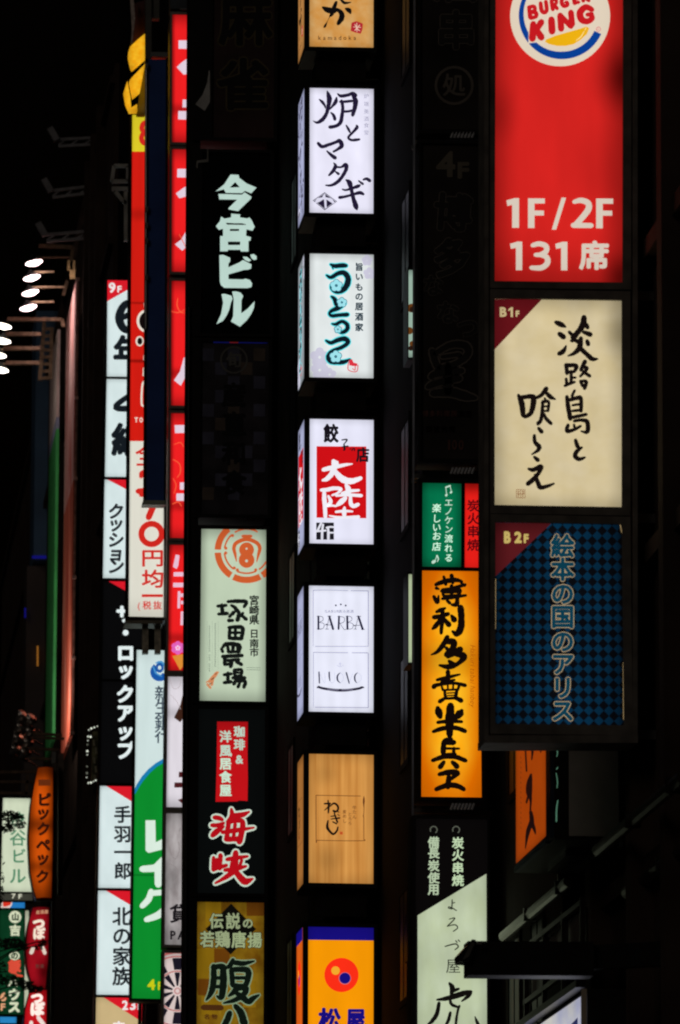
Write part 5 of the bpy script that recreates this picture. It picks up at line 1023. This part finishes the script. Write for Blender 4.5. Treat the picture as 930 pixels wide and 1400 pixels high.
# fairy light string hanging beside the floor list
fl_ = thing('light_string', P3(122, 1076, 128), 'curved string of tiny white bulbs left of the white floor list', 'string lights')
PB = [(133, 993), (129, 994.5), (125, 996), (121.5, 998), (120.5, 1007), (124, 1007.5), (120.2, 1012.5), (119.8, 1018), (119.6, 1027), (119.5, 1032), (119.2, 1048), (119, 1057), (118.8, 1063), (121, 1070.5), (124.5, 1070), (128, 1068.5), (131, 1067)]
m = MB(); m.tube([P3(x, y, 128) for x, y in PB if (x, y) != (124, 1007.5)], .012, 5); m.build('wire', BLACKM, fl_)
BU = ink((226, 232, 214), 1.0, edge=0)
for i, (x, y) in enumerate(PB):
    m = MB(); c = P3(x, y, 127.97); r = .013 + .011 * ((i * 7) % 3) / 2; m.lathe(c, (0, 0, 1), [(r * .4, -r), (r, -r * .3), (r, r * .4), (r * .5, r)], 8); m.build('bulb', BU if i not in (7, 10, 11) else ink((110, 112, 100), 1), fl_)
sc_ = Plane(128.6)
pb = thing('window_display', P3(128, 1072, 128.5), 'dim olive window display inside the bulb string', 'display')
m = MB(); m.slab(sc_, [sc_.uv(*p) for p in ((125, 1068), (134, 1066), (135, 1000), (127, 1000))], -.2, 0); m.build('back_panel', solid('olive_display', (.20, .20, .10), .6, 0, .8, 5), pb)
m = MB()
for (x, y, h) in ((128, 1012, 8), (131, 1022, 9), (128.5, 1036, 8), (130.5, 1048, 9), (129, 1060, 6)): m.beam(sc_.pt(*sc_.uv(x, y), .05), sc_.pt(*sc_.uv(x + .8, y + h), .05), .045)
m.build_each('goods', solid('olive_goods', (.45, .42, .28), .5, 0, .5, 8), pb)

# ================================================================ BOTTOM LEFT SIGNS
dp = Plane(132)
GD = 'signs at the bottom left corner'
d1 = Sign('cream lit building sign with thin green characters behind dark leaves', dp, [(4.2, 1091), (41.6, 1091.6), (45.5, 1219.6), (1.2, 1219)], (3.5, 3, 1.5, 1.2), .5, lit('building_cream', (204, 214, 186), 1, edge=.28, ew=.07, blot=.08, bscale=3), GD)
t = crop(0, 1040, 7)
d1.add('lettering', char(t, '渋', 165, 565, 150, off=.018) + char(t, '谷', 172, 740, 165, off=.01) + char(t, 'ビ', 180, 915, 150, off=.018) + char(t, 'ル', 170, 1105, 165, off=.018), ink((74, 132, 98), 1))
d1b = Sign('grey floor strip reading 7F below the cream building sign', dp, [(.5, 1221.6), (44, 1222), (45, 1231.2), (.5, 1231)], (2, .4, 1.5, .6), .5, ink((58, 58, 50), 1), GD)
d1b.add('lettering', fit(t, '7', 112, 1272, 150, 1320, .05) + fit(t, 'F', 178, 1275, 212, 1322, .05), ink((206, 206, 184), 1, edge=0))
d2 = Sign('small strip of red, white and blue lit film above the green sign', dp, [(1, 1233.4), (34, 1233.8), (34, 1241.6), (1, 1241.4)], (3, .6, 1, .6), .5, ink((34, 118, 186), 1), GD)
t = crop(0, 1220, 7.78)
d2.add('white_wave', poly(t, [(0, 100), (135, 100), (125, 140), (100, 172), (0, 172)]), ink((220, 200, 190), 1), clip=True); d2.add('red_wave', poly(t, [(30, 105), (122, 104), (110, 135), (60, 152), (36, 150)]), ink((214, 52, 36), 1), clip=True)
d3 = Sign('dark green lit sign with cream, white and coral lettering, 6F at left', dp, [(-.5, 1243.8), (33.5, 1244), (32, 1387), (-1.5, 1386.5)], (3, .8, 1.2, 1.4), .5, lit('bottle_green', (10, 54, 30), 1, edge=.3, blot=.2), GD)
CRW = ink((206, 212, 180), 1, edge=0)
d3.add('lettering', disc(t, 162, 262, 66, 66, n=30) + char(t, '吉', 162, 405, 120, off=.05) + disc(t, 156, 675, 56, 46, n=26) + char(t, 'ウ', 152, 1090, 130, off=.07) + char(t, 'ス', 152, 1220, 130, off=.07) + char(t, 'ハ', 140, 960, 110, off=.06), CRW)
d3.add('side_lettering', fit(t, '6', 0, 1062, 70, 1160, .07) + fit(t, 'F', 8, 1180, 60, 1260, .06), ink((220, 160, 120), 1, edge=0)); d3.add('mark', char(t, '山', 164, 262, 82, off=.05) + char(t, 'の', 156, 675, 82, off=.05), ink((14, 42, 24), 1))
d3.add('coral_lettering', char(t, '飯', 158, 785, 130, off=.08) + strokes(t, '120,850,22 170,860,24 ; 180,880,26 235,890,24'), ink((214, 76, 56), 1, edge=0))
d4 = Sign('pale edge strip along the right of the green sign', dp, [(34.4, 1245), (39.5, 1245), (41.5, 1388), (33, 1388)], (.4, .5, 1, .5), .3, lit('pale_strip', (180, 184, 158), 1, edge=.3, blot=.35, bscale=9), GD)
d5 = Sign('blue lit strip under the green sign', dp, [(-1, 1390), (22.8, 1390.4), (22.6, 1399), (-1, 1399)], (3, .8, 1, 2), .5, ink((40, 130, 190), 1, edge=.4), GD)
# bulging lantern shaped signs
class Bulge:
    def __init__(s, pl, x_r, ys, xl, depth, label, mat, rim=1.6):
        """outline: straight right edge, left edge bulging; xl(y) gives the left edge"""
        s.pl = pl; q = [(xl(y), y) for y in ys] + [(x_r(y), y) for y in reversed(ys)]
        s.root = thing('illuminated_sign', pl.pt(*pl.uv((q[0][0] + x_r(ys[-1])) / 2, ys[-1]), -depth / 2), label, 'illuminated sign', GD)
        ct = ((xl(ys[0]) + x_r(ys[0])) / 2, (ys[0] + ys[-1]) / 2)
        gq = [pl.uv(*p) for p in q]; cx_ = sum(u for u, v in gq) / len(gq); cz = sum(v for u, v in gq) / len(gq)
        w_ = max(u for u, v in gq) - min(u for u, v in gq); h_ = max(v for u, v in gq) - min(v for u, v in gq); k = pl.D / F * rim
        og = [(cx_ + (u - cx_) * (1 + 2 * k / w_), cz + (v - cz) * (1 + 2 * k / h_)) for u, v in gq]
        m = MB(); m.slab(pl, og, -depth, -.02); m.build('body', BLACKM, s.root)
        s.bx = (min(u for u, v in gq), min(v for u, v in gq), w_, h_); s.i = 0
        n = len(ys); m = MB()                                   # bowed translucent face
        cols = 6
        for j, y in enumerate(ys):
            for c in range(cols + 1):
                f = c / cols; px = xl(y) + (x_r(y) - xl(y)) * f; u, v = pl.uv(px, y); m.v.append(tuple(pl.pt(u, v, .01 + .16 * math.sin(math.pi * f)))); m.uv.append(((u - s.bx[0]) / w_, (v - s.bx[1]) / h_))
        for j in range(n - 1):
            for c in range(cols): a = j * (cols + 1) + c; m.f.append((a, a + 1, a + cols + 2, a + cols + 1))
        m.build('face', mat, s.root, smooth=True, uv=True)
    def add(s, nm, shapes, mat, lift=.19):
        V = []; Fc = []; UV = []; s.i += 1
        for vs, fs in shapes:
            b = len(V)
            for x, y in vs: u, v = s.pl.uv(x, y); V.append(s.pl.pt(u, v, lift + .002 * s.i)); UV.append(((u - s.bx[0]) / s.bx[2], (v - s.bx[1]) / s.bx[3]))
            Fc += [tuple(b + i for i in f) for f in fs]
        return mesh_obj(nm, V, Fc, mat, s.root, UV)
yy = lambda a, b, n=14: [a + (b - a) * i / n for i in range(n + 1)]
lp_ = lambda pts: (lambda y: next((x0 + (x1 - x0) * (y - y0) / (y1 - y0) for (x0, y0), (x1, y1) in zip(pts, pts[1:]) if y0 <= y <= y1), pts[-1][0]))
dq = Plane(130)
o1 = Bulge(dq, lp_([(72.5, 1050), (72, 1150), (70.5, 1228)]), yy(1050, 1228), lp_([(52, 1050), (47, 1075), (42, 1105), (39.5, 1145), (41.5, 1190), (46, 1216), (50, 1228)]), .5,
           'orange lantern shaped sign with dark katakana bulging on its left', lit('ember_orange', (206, 80, 8), 1, edge=.85, ew=.26, blot=.16, bscale=3, dead=[(.5, .56, 2, .10, .62), (.5, .24, 2, .08, .55), (.5, .97, 2, .10, .5)]))
t = crop(0, 1040, 7)
o1.add('lettering', char(t, 'ピ', 420, 385, 135, off=.055) + char(t, 'ッ', 412, 510, 140, off=.055) + char(t, 'ク', 415, 665, 135, off=.05) + char(t, 'ペ', 412, 820, 140, off=.05) + char(t, 'ッ', 408, 945, 140, off=.055) + char(t, 'ク', 405, 1120, 135, off=.05), ink((46, 16, 8), 1))
o1.add('logo', poly(t, [(365, 190), (482, 190), (482, 250), (365, 250)]), ink((96, 40, 14), 1))
LRED = lit('lantern_red', (150, 14, 26), 1, edge=.85, ew=.16, blot=.2, bscale=3, dead=[(.8, .2, .5, .25, .75)]); LRED2 = lit('lantern_red2', (190, 18, 28), 1, edge=.5, ew=.16, blot=.12)
o2 = Bulge(dq, lp_([(67.5, 1241), (66, 1310), (62, 1352)]), yy(1241, 1352), lp_([(45, 1241), (38, 1270), (35, 1300), (38, 1325), (46, 1352)]), .5, 'upper dark red lantern shaped sign with white kana', LRED)
t = crop(0, 1220, 7.78)
CW = ink((222, 206, 190), 1, edge=0)
o2.add('lettering', char(t, 'つ', 410, 345, 130, off=.08) + char(t, 'ぼ', 412, 450, 130, off=.06) + strokes(t, '350,600,40 330,650,44 ; 440,570,34 475,655,40'), CW)
o2.add('small_lettering', char(t, '居', 400, 222, 40, off=.03) + char(t, '酒', 445, 218, 42, off=.03) + char(t, '屋', 490, 216, 42, off=.03), ink((190, 140, 110), 1))
o2.add('lower_lettering', char(t, '営', 395, 795, 44, off=.02) + char(t, '業', 445, 795, 44, off=.02), ink((92, 52, 46), 1))
o3 = Bulge(dq, lp_([(64, 1354), (62, 1480)]), yy(1354, 1480), lp_([(42, 1354), (35, 1380), (31.5, 1420), (34, 1450), (42, 1480)]), .5, 'lower bright red lantern shaped sign with white kana, cut by the frame', LRED2)
o3.add('lettering', char(t, 'つ', 392, 1135, 130, off=.085) + char(t, 'ぼ', 395, 1250, 150, off=.075) + strokes(t, '330,1390,40 325,1440,40 ; 405,1340,44 465,1420,44'), ink((236, 218, 210), 1, edge=0))
dmst = thing('sign_mast', dq.pt(*dq.uv(78, 1500), -.5), 'dark post right of the orange and red lantern signs', 'sign mast')
longbar(dq, dmst, 76, 72, 1040, 1500, 5, -.6, -.35, solid('brown_post', (.16, .12, .10), .6, .3, .4, 4)); longbar(dq, dmst, 85.5, 84, 1025, 1220, 7, -.8, -.6, MATS['brown_post'])
# street tree branches in front of the bottom left signs
tr_ = thing('street_tree', P3(-70, 2000, 120) * 1, 'dark leafy branches crossing in front of the cream and green signs', 'tree')
tr_.location.z = 0; bx_, by_ = tr_.location.x, tr_.location.y
BARK = solid('dark_bark', (.05, .035, .025), .9, 0, .4, 8); LEAF = solid('night_leaf', (.035, .06, .025), .6, 0, .4, 9)
m = MB(); base = Vector((bx_, by_, 0)); top = P3(-75, 1120, 120)
for i in range(6):
    a = base.lerp(top, i / 6); b_ = base.lerp(top, (i + 1) / 6); m.tube([a, b_], .19 - .022 * i, 9)
m.build('trunk', BARK, tr_)
clumps = [((14, 1116), 13, 7, 60), ((25, 1118), 8, 6, 30), ((10, 1131), 12, 6, 50), ((28, 1127), 7, 6, 24), ((10, 1290), 24, 7, 120), ((30, 1295), 10, 5, 34), ((16, 1341), 16, 7, 70), ((34, 1346), 12, 5, 50), ((48, 1352), 11, 5, 44), ((60, 1288), 7, 5, 18), ((52, 1295), 6, 4, 16), ((-8, 1200), 14, 60, 120), ((-14, 1100), 14, 30, 60), ((4, 1330), 8, 16, 30)]
lm_ = MB(); bm_ = MB(); rl = random.Random(11)
for (px, py), rx, ry, n in clumps:
    c = P3(px, py, 120); bm_.tube([Vector((bx_, by_, c.z - .9)), Vector((c.x - .55, c.y, c.z - .12)), Vector((c.x - .15, c.y, c.z)), c + Vector((.1, 0, .03))], .013, 5)
    for k in range(int(n * 1.5)):
        a = rl.uniform(0, 6.28); rr_ = math.sqrt(rl.random()); p = P3(px + rx * rr_ * math.cos(a), py + ry * rr_ * math.sin(a), 120 + rl.uniform(-.5, .5))
        L_ = rl.uniform(.035, .085); d = Vector((rl.uniform(-1, 1), rl.uniform(-1, 1), rl.uniform(-.9, .5))).normalized(); w3 = d.cross(Vector((rl.random(), rl.random(), rl.random()))).normalized() * L_ * .32
        b0 = len(lm_.v); lm_.v += [tuple(p - d * L_), tuple(p + w3), tuple(p + d * L_), tuple(p - w3)]; lm_.uv += [(0, 0)] * 4; lm_.f.append((b0, b0 + 1, b0 + 2, b0 + 3))
bm_.build('branches', BARK, tr_); o = lm_.build('leaves', LEAF, tr_); o['kind'] = 'stuff'

# ================================================================ LOWER RIGHT: box under the tower, rails, arm, lit billboard
D0 = 57; hp = Plane(D0)
# hanging box with an orange lit side face
fx0 = hp.uv(758, 1150); fx1 = hp.uv(858, 1150); ztop = hp.uv(780, 960)[1]; zb = hp.uv(780, 1148)[1]
hb = thing('hanging_sign_box', hp.pt((fx0[0] + fx1[0]) / 2, zb, -1.3), 'hanging box sign with lit orange left face below the right tower', 'sign box')
dep = 2.95
m = MB(); m.slab(hp, [(fx0[0], zb), (fx0[0], ztop), (fx1[0], ztop), (fx1[0], zb)][::-1], -dep, 0); m.build('body', DARKM, hb)
m = MB(); a = hp.uv(778, 1143); b = hp.uv(846, 1143); m.slab(hp, [(a[0], a[1]), (a[0], ztop), (b[0], ztop), (b[0], a[1])][::-1], .0, .02); m.build('front_panel', solid('unlit_grey_acrylic', (.50, .44, .39), .6, 0, .15, 3), hb)
X0 = hp.pt(*fx0).x
m = MB()
ZO = hp.o.z
for (y0, y1, z0_, z1_) in ((D0 + .02, D0 + .34, ZO + zb + .02, ZO + ztop), (D0 + .34, D0 + dep, ZO + zb, ZO + zb + .07)): m.box((X0 - .02, (y0 + y1) / 2, (z0_ + z1_) / 2), (.04, y1 - y0, z1_ - z0_))
m.build('side_frame', solid('blue_black_metal', (.05, .07, .12), .35, .5, .3), hb)
V = [(X0 - .025, D0 + .36, ZO + zb + .09), (X0 - .025, D0 + dep - .05, ZO + zb + .09), (X0 - .025, D0 + dep - .05, ZO + ztop), (X0 - .025, D0 + .36, ZO + ztop)]
mesh_obj('side_panel', V, [(0, 1, 2, 3)], lit('side_orange', (172, 68, 10), .80, edge=.3, ew=.08, blot=.08), hb, [(1, 0), (0, 0), (0, 1), (1, 1)])
spn = SidePlane(X0 - .03)
def side_shape(nm, shapes, mat, lift=.0):
    VV = []; FF = []
    for vs, fs in shapes:
        b0 = len(VV)
        for x, y in vs: VV.append(spn.hit(x, y) + Vector((-lift, 0, 0)))
        FF += [tuple(b0 + i for i in f) for f in fs]
    return mesh_obj(nm, VV, FF, mat, hb, [(.5, .5)] * len(VV))
t = crop(680, 1000, 3.5)
side_shape('side_lettering', strokes(t, '162,205,10 155,240,26 152,290,30 160,330,12 158,380,8 ; 150,300,10 140,340,10 ; 160,385,16 165,430,24 150,470,22 140,520,12 135,560,5 ; 165,430,20 178,470,14 183,490,6 ; 128,40,8 135,90,8 140,190,8 ; 160,40,8 168,90,12 165,135,6 ; 195,50,10 205,75,12 208,100,5'), ink((26, 10, 10), 1))
side_shape('side_print', strokes(t, ' ; '.join('113,%d,3 115,%d,4' % (y, y + 8) for y in range(120, 480, 24)), rough=0), ink((110, 44, 16), 1), .002)
spn = SidePlane(X0 - .045)
side_shape('neon_script', strokes(t, '283,70,6 288,100,5 285,120,4 ; 284,180,6 290,172,4 ; 282,200,4 288,240,5 286,270,4 ; 290,330,5 284,370,7 283,430,7', rough=0), ink((70, 110, 90), 1), 0)
m = MB(); m.tube([hp.pt(*hp.uv(845, 960), .05), hp.pt(*hp.uv(846, 1080), .06), hp.pt(*hp.uv(855, 1140), .05)], .012, 6); m.tube([hp.pt(*hp.uv(853, 960), .05), hp.pt(*hp.uv(853, 1144), .05)], .012, 6); m.build('cable', BLACKM, hb)

# slanting service rails that run away down the street
def rail(name, x, y, Dn, L_, w, label, mat, cat, parts=1):
    p = P3(x, y, Dn); th = thing(name, p + Vector((0, L_ / 2, -w)), label, cat, 'slanting service pipes low on the right')
    for k in range(parts):
        o_ = Vector((.0 + k * w * 2.2, 0, -k * w * 3.2)); m = MB(); m.tube([p + o_, p + o_ + Vector((0, L_, 0))], w / 2, 10); m.build('pipe', mat, th)
        for j in range(2):
            m = MB(); c = p + o_ + Vector((0, .6 + j * 2.6, 0)); m.box(c, (w * 1.12, .06, w * 1.12)); m.build('collar', DARKM, th)
PIPE = solid('worn_bronze_pipe', (.07, .055, .045), .38, .6, .5, 3)
rail('service_pipe', 935, 1062, 51, 5.6, .13, 'upper right slanting pipe pair beside the hanging box', PIPE, 'pipe', 2)
rail('service_pipe', 778, 1205, 58.5, 5.5, .12, 'left slanting pipe pair under the orange lit side face', PIPE, 'pipe', 2)
m = MB()
jb = thing('junction_box', P3(872, 1150, 57), 'small dark junction box with glints where the right pipes end', 'junction box')
m.box(P3(872, 1146, 57), (.34, .3, .2)); m.build('body', DARKM, jb)
m = MB(); m.box(P3(866, 1139, 56.8), (.05, .04, .05)); m.box(P3(878, 1148, 56.8), (.06, .04, .04)); m.build('glint_spot', MATS['pale_metal'], jb)  # pale blocks put in for small bright glints
# ducts and shelves
du = thing('air_duct', P3(790, 1168, 59), 'dark square duct run under the hanging box', 'duct')
m = MB(); A = P3(772, 1165, 58); B = P3(862, 1165, 58); m.box(((A.x + B.x) / 2, 58.6, A.z), (B.x - A.x, 1.4, .10)); m.build('tray', DARKM, du)
for (x, w_) in ((769, .10), (845, .05), (852, .05), (860, .05)):
    m = MB(); c = P3(x, 1186, 60.2); m.box(c, (w_, .06, .34)); m.build('hanger', solid('khaki_metal', (.14, .14, .09), .5, .3, .3), du)
# dark arm with a lamp head in front of the pale green sign
arm = thing('camera_arm', P3(800, 1330, 55), 'black square arm with a wedge shaped head crossing the pale green sign', 'camera arm')
ac = Plane(54)
m = MB(); m.slab(ac, [ac.uv(*p) for p in ((640, 1286.5), (812, 1287.5), (812, 1334), (640, 1333))][::-1], -.35, 0); m.build('arm', BLACKM, arm)
m = MB(); m.slab(ac, [ac.uv(*p) for p in ((626, 1306), (645, 1285), (650, 1286), (645, 1300), (640, 1316), (627, 1314.5))][::-1], -.3, .06); m.build('head', solid('black_plastic', (.03, .03, .032), .25, 0, .2), arm)
m = MB(); m.slab(ac, [ac.uv(*p) for p in ((631, 1314), (644, 1288), (648, 1291), (640, 1309))][::-1], .06, .075); m.build('glass', solid('head_glass', (.35, .35, .33), .2, .6, .3), arm)
m = MB(); m.box(P3(655, 1289, 53.9), (.05, .03, .03)); m.build('pale_glint', MATS['pale_metal'], arm)  # pale block put in for a light grey glint
m = MB(); c = P3(806, 1310, 54.2); m.beam(c, (XW + .3, c.y, c.z + .05), .22); m.build('wall_stub', BLACKM, arm)
# lit billboard cut by the bottom of the picture
Dn = 56; P = P3(801.5, 1352, Dn); zt = P.z; Xb = P.x
bb = thing('billboard', (Xb, Dn + 2, zt - 4), 'pale lit billboard side slanting into the bottom edge at right', 'billboard')
m = MB(); m.box((Xb + .2, Dn + 2.5, zt - 2.0), (.38, 5, 4.0)); m.build('body', BLACKM, bb)
mesh_obj('panel', [(Xb - .005, Dn + .05, zt - 4), (Xb - .005, Dn + 5, zt - 4), (Xb - .005, Dn + 5, zt - .04), (Xb - .005, Dn + .05, zt - .04)], [(0, 1, 2, 3)], lit('pale_billboard', (206, 204, 196), 1, edge=.2, ew=.08, blot=.15, rgb2=(160, 164, 196)), bb, [(1, 0), (0, 0), (0, 1), (1, 1)])
m = MB(); m.box((Xb - .02, Dn + .02, zt - 2), (.05, .05, 4)); m.build('edge_trim', solid('warm_trim', (.7, .6, .45), .4, .2, .1), bb)
spn = SidePlane(Xb - .012); hb_ = hb; hb = bb
side_shape('print', poly(t, [(385, 1368), (345, 1410), (330, 1440), (385, 1440)]), ink((34, 38, 84), 1))
hb = hb_
m = MB(); m.box((Xb - .05, Dn + 2.5, zt + .05), (.10, 5, .07)); m.build('top_rail', DARKM, bb)
gs = thing('window_grille', P3(760, 1390, 57), 'dim framed panes above the slanting lit billboard', 'window frame')
m = MB()
for z_ in (.28, .85): m.beam((Xb - .02, Dn + .1, zt + z_), (Xb - .02, Dn + 4.6, zt + z_), .05)
for y_ in (.1, 1.5, 3.0, 4.5): m.beam((Xb - .02, Dn + y_, zt + .1), (Xb - .02, Dn + y_, zt + .9), .05)
m.build('frame', DARKM, gs)
for y_ in (.8, 2.25, 3.75): m = MB(); m.box((Xb + .03, Dn + y_, zt + .56), (.02, 1.3, .5)); m.build('pane', solid('dusky_pane', (.16, .14, .12), .4, 0, .4, 2), gs)
# slatted brown vent strip between amber column and the dark box
vs_ = thing('vent_grille', P3(667, 1170, 67), 'brown slanted louvre strip right of the amber sign foot', 'vent')
BRL = solid('brown_louvre', (.22, .12, .08), .6, .2, .4, 3)
for i in range(24): m = MB(); m.beam(P3(664, 1022 + i * 11, 67.2), P3(677, 1012 + i * 11, 67.2), .045, .03); m.build('slat', BRL, vs_)
# glossy tube added for the blue-white highlight left of the amber column
wi = thing('glint_tube', P3(567, 1400, 66), 'thin glossy tube added for an edge highlight between the middle and amber columns', 'glint_tube')
m = MB(); m.tube([P3(568.5, -20, 66.2), P3(567, 1420, 66.2)], .012, 6); m.build('pipe', MATS['glossy_pipe'], wi)
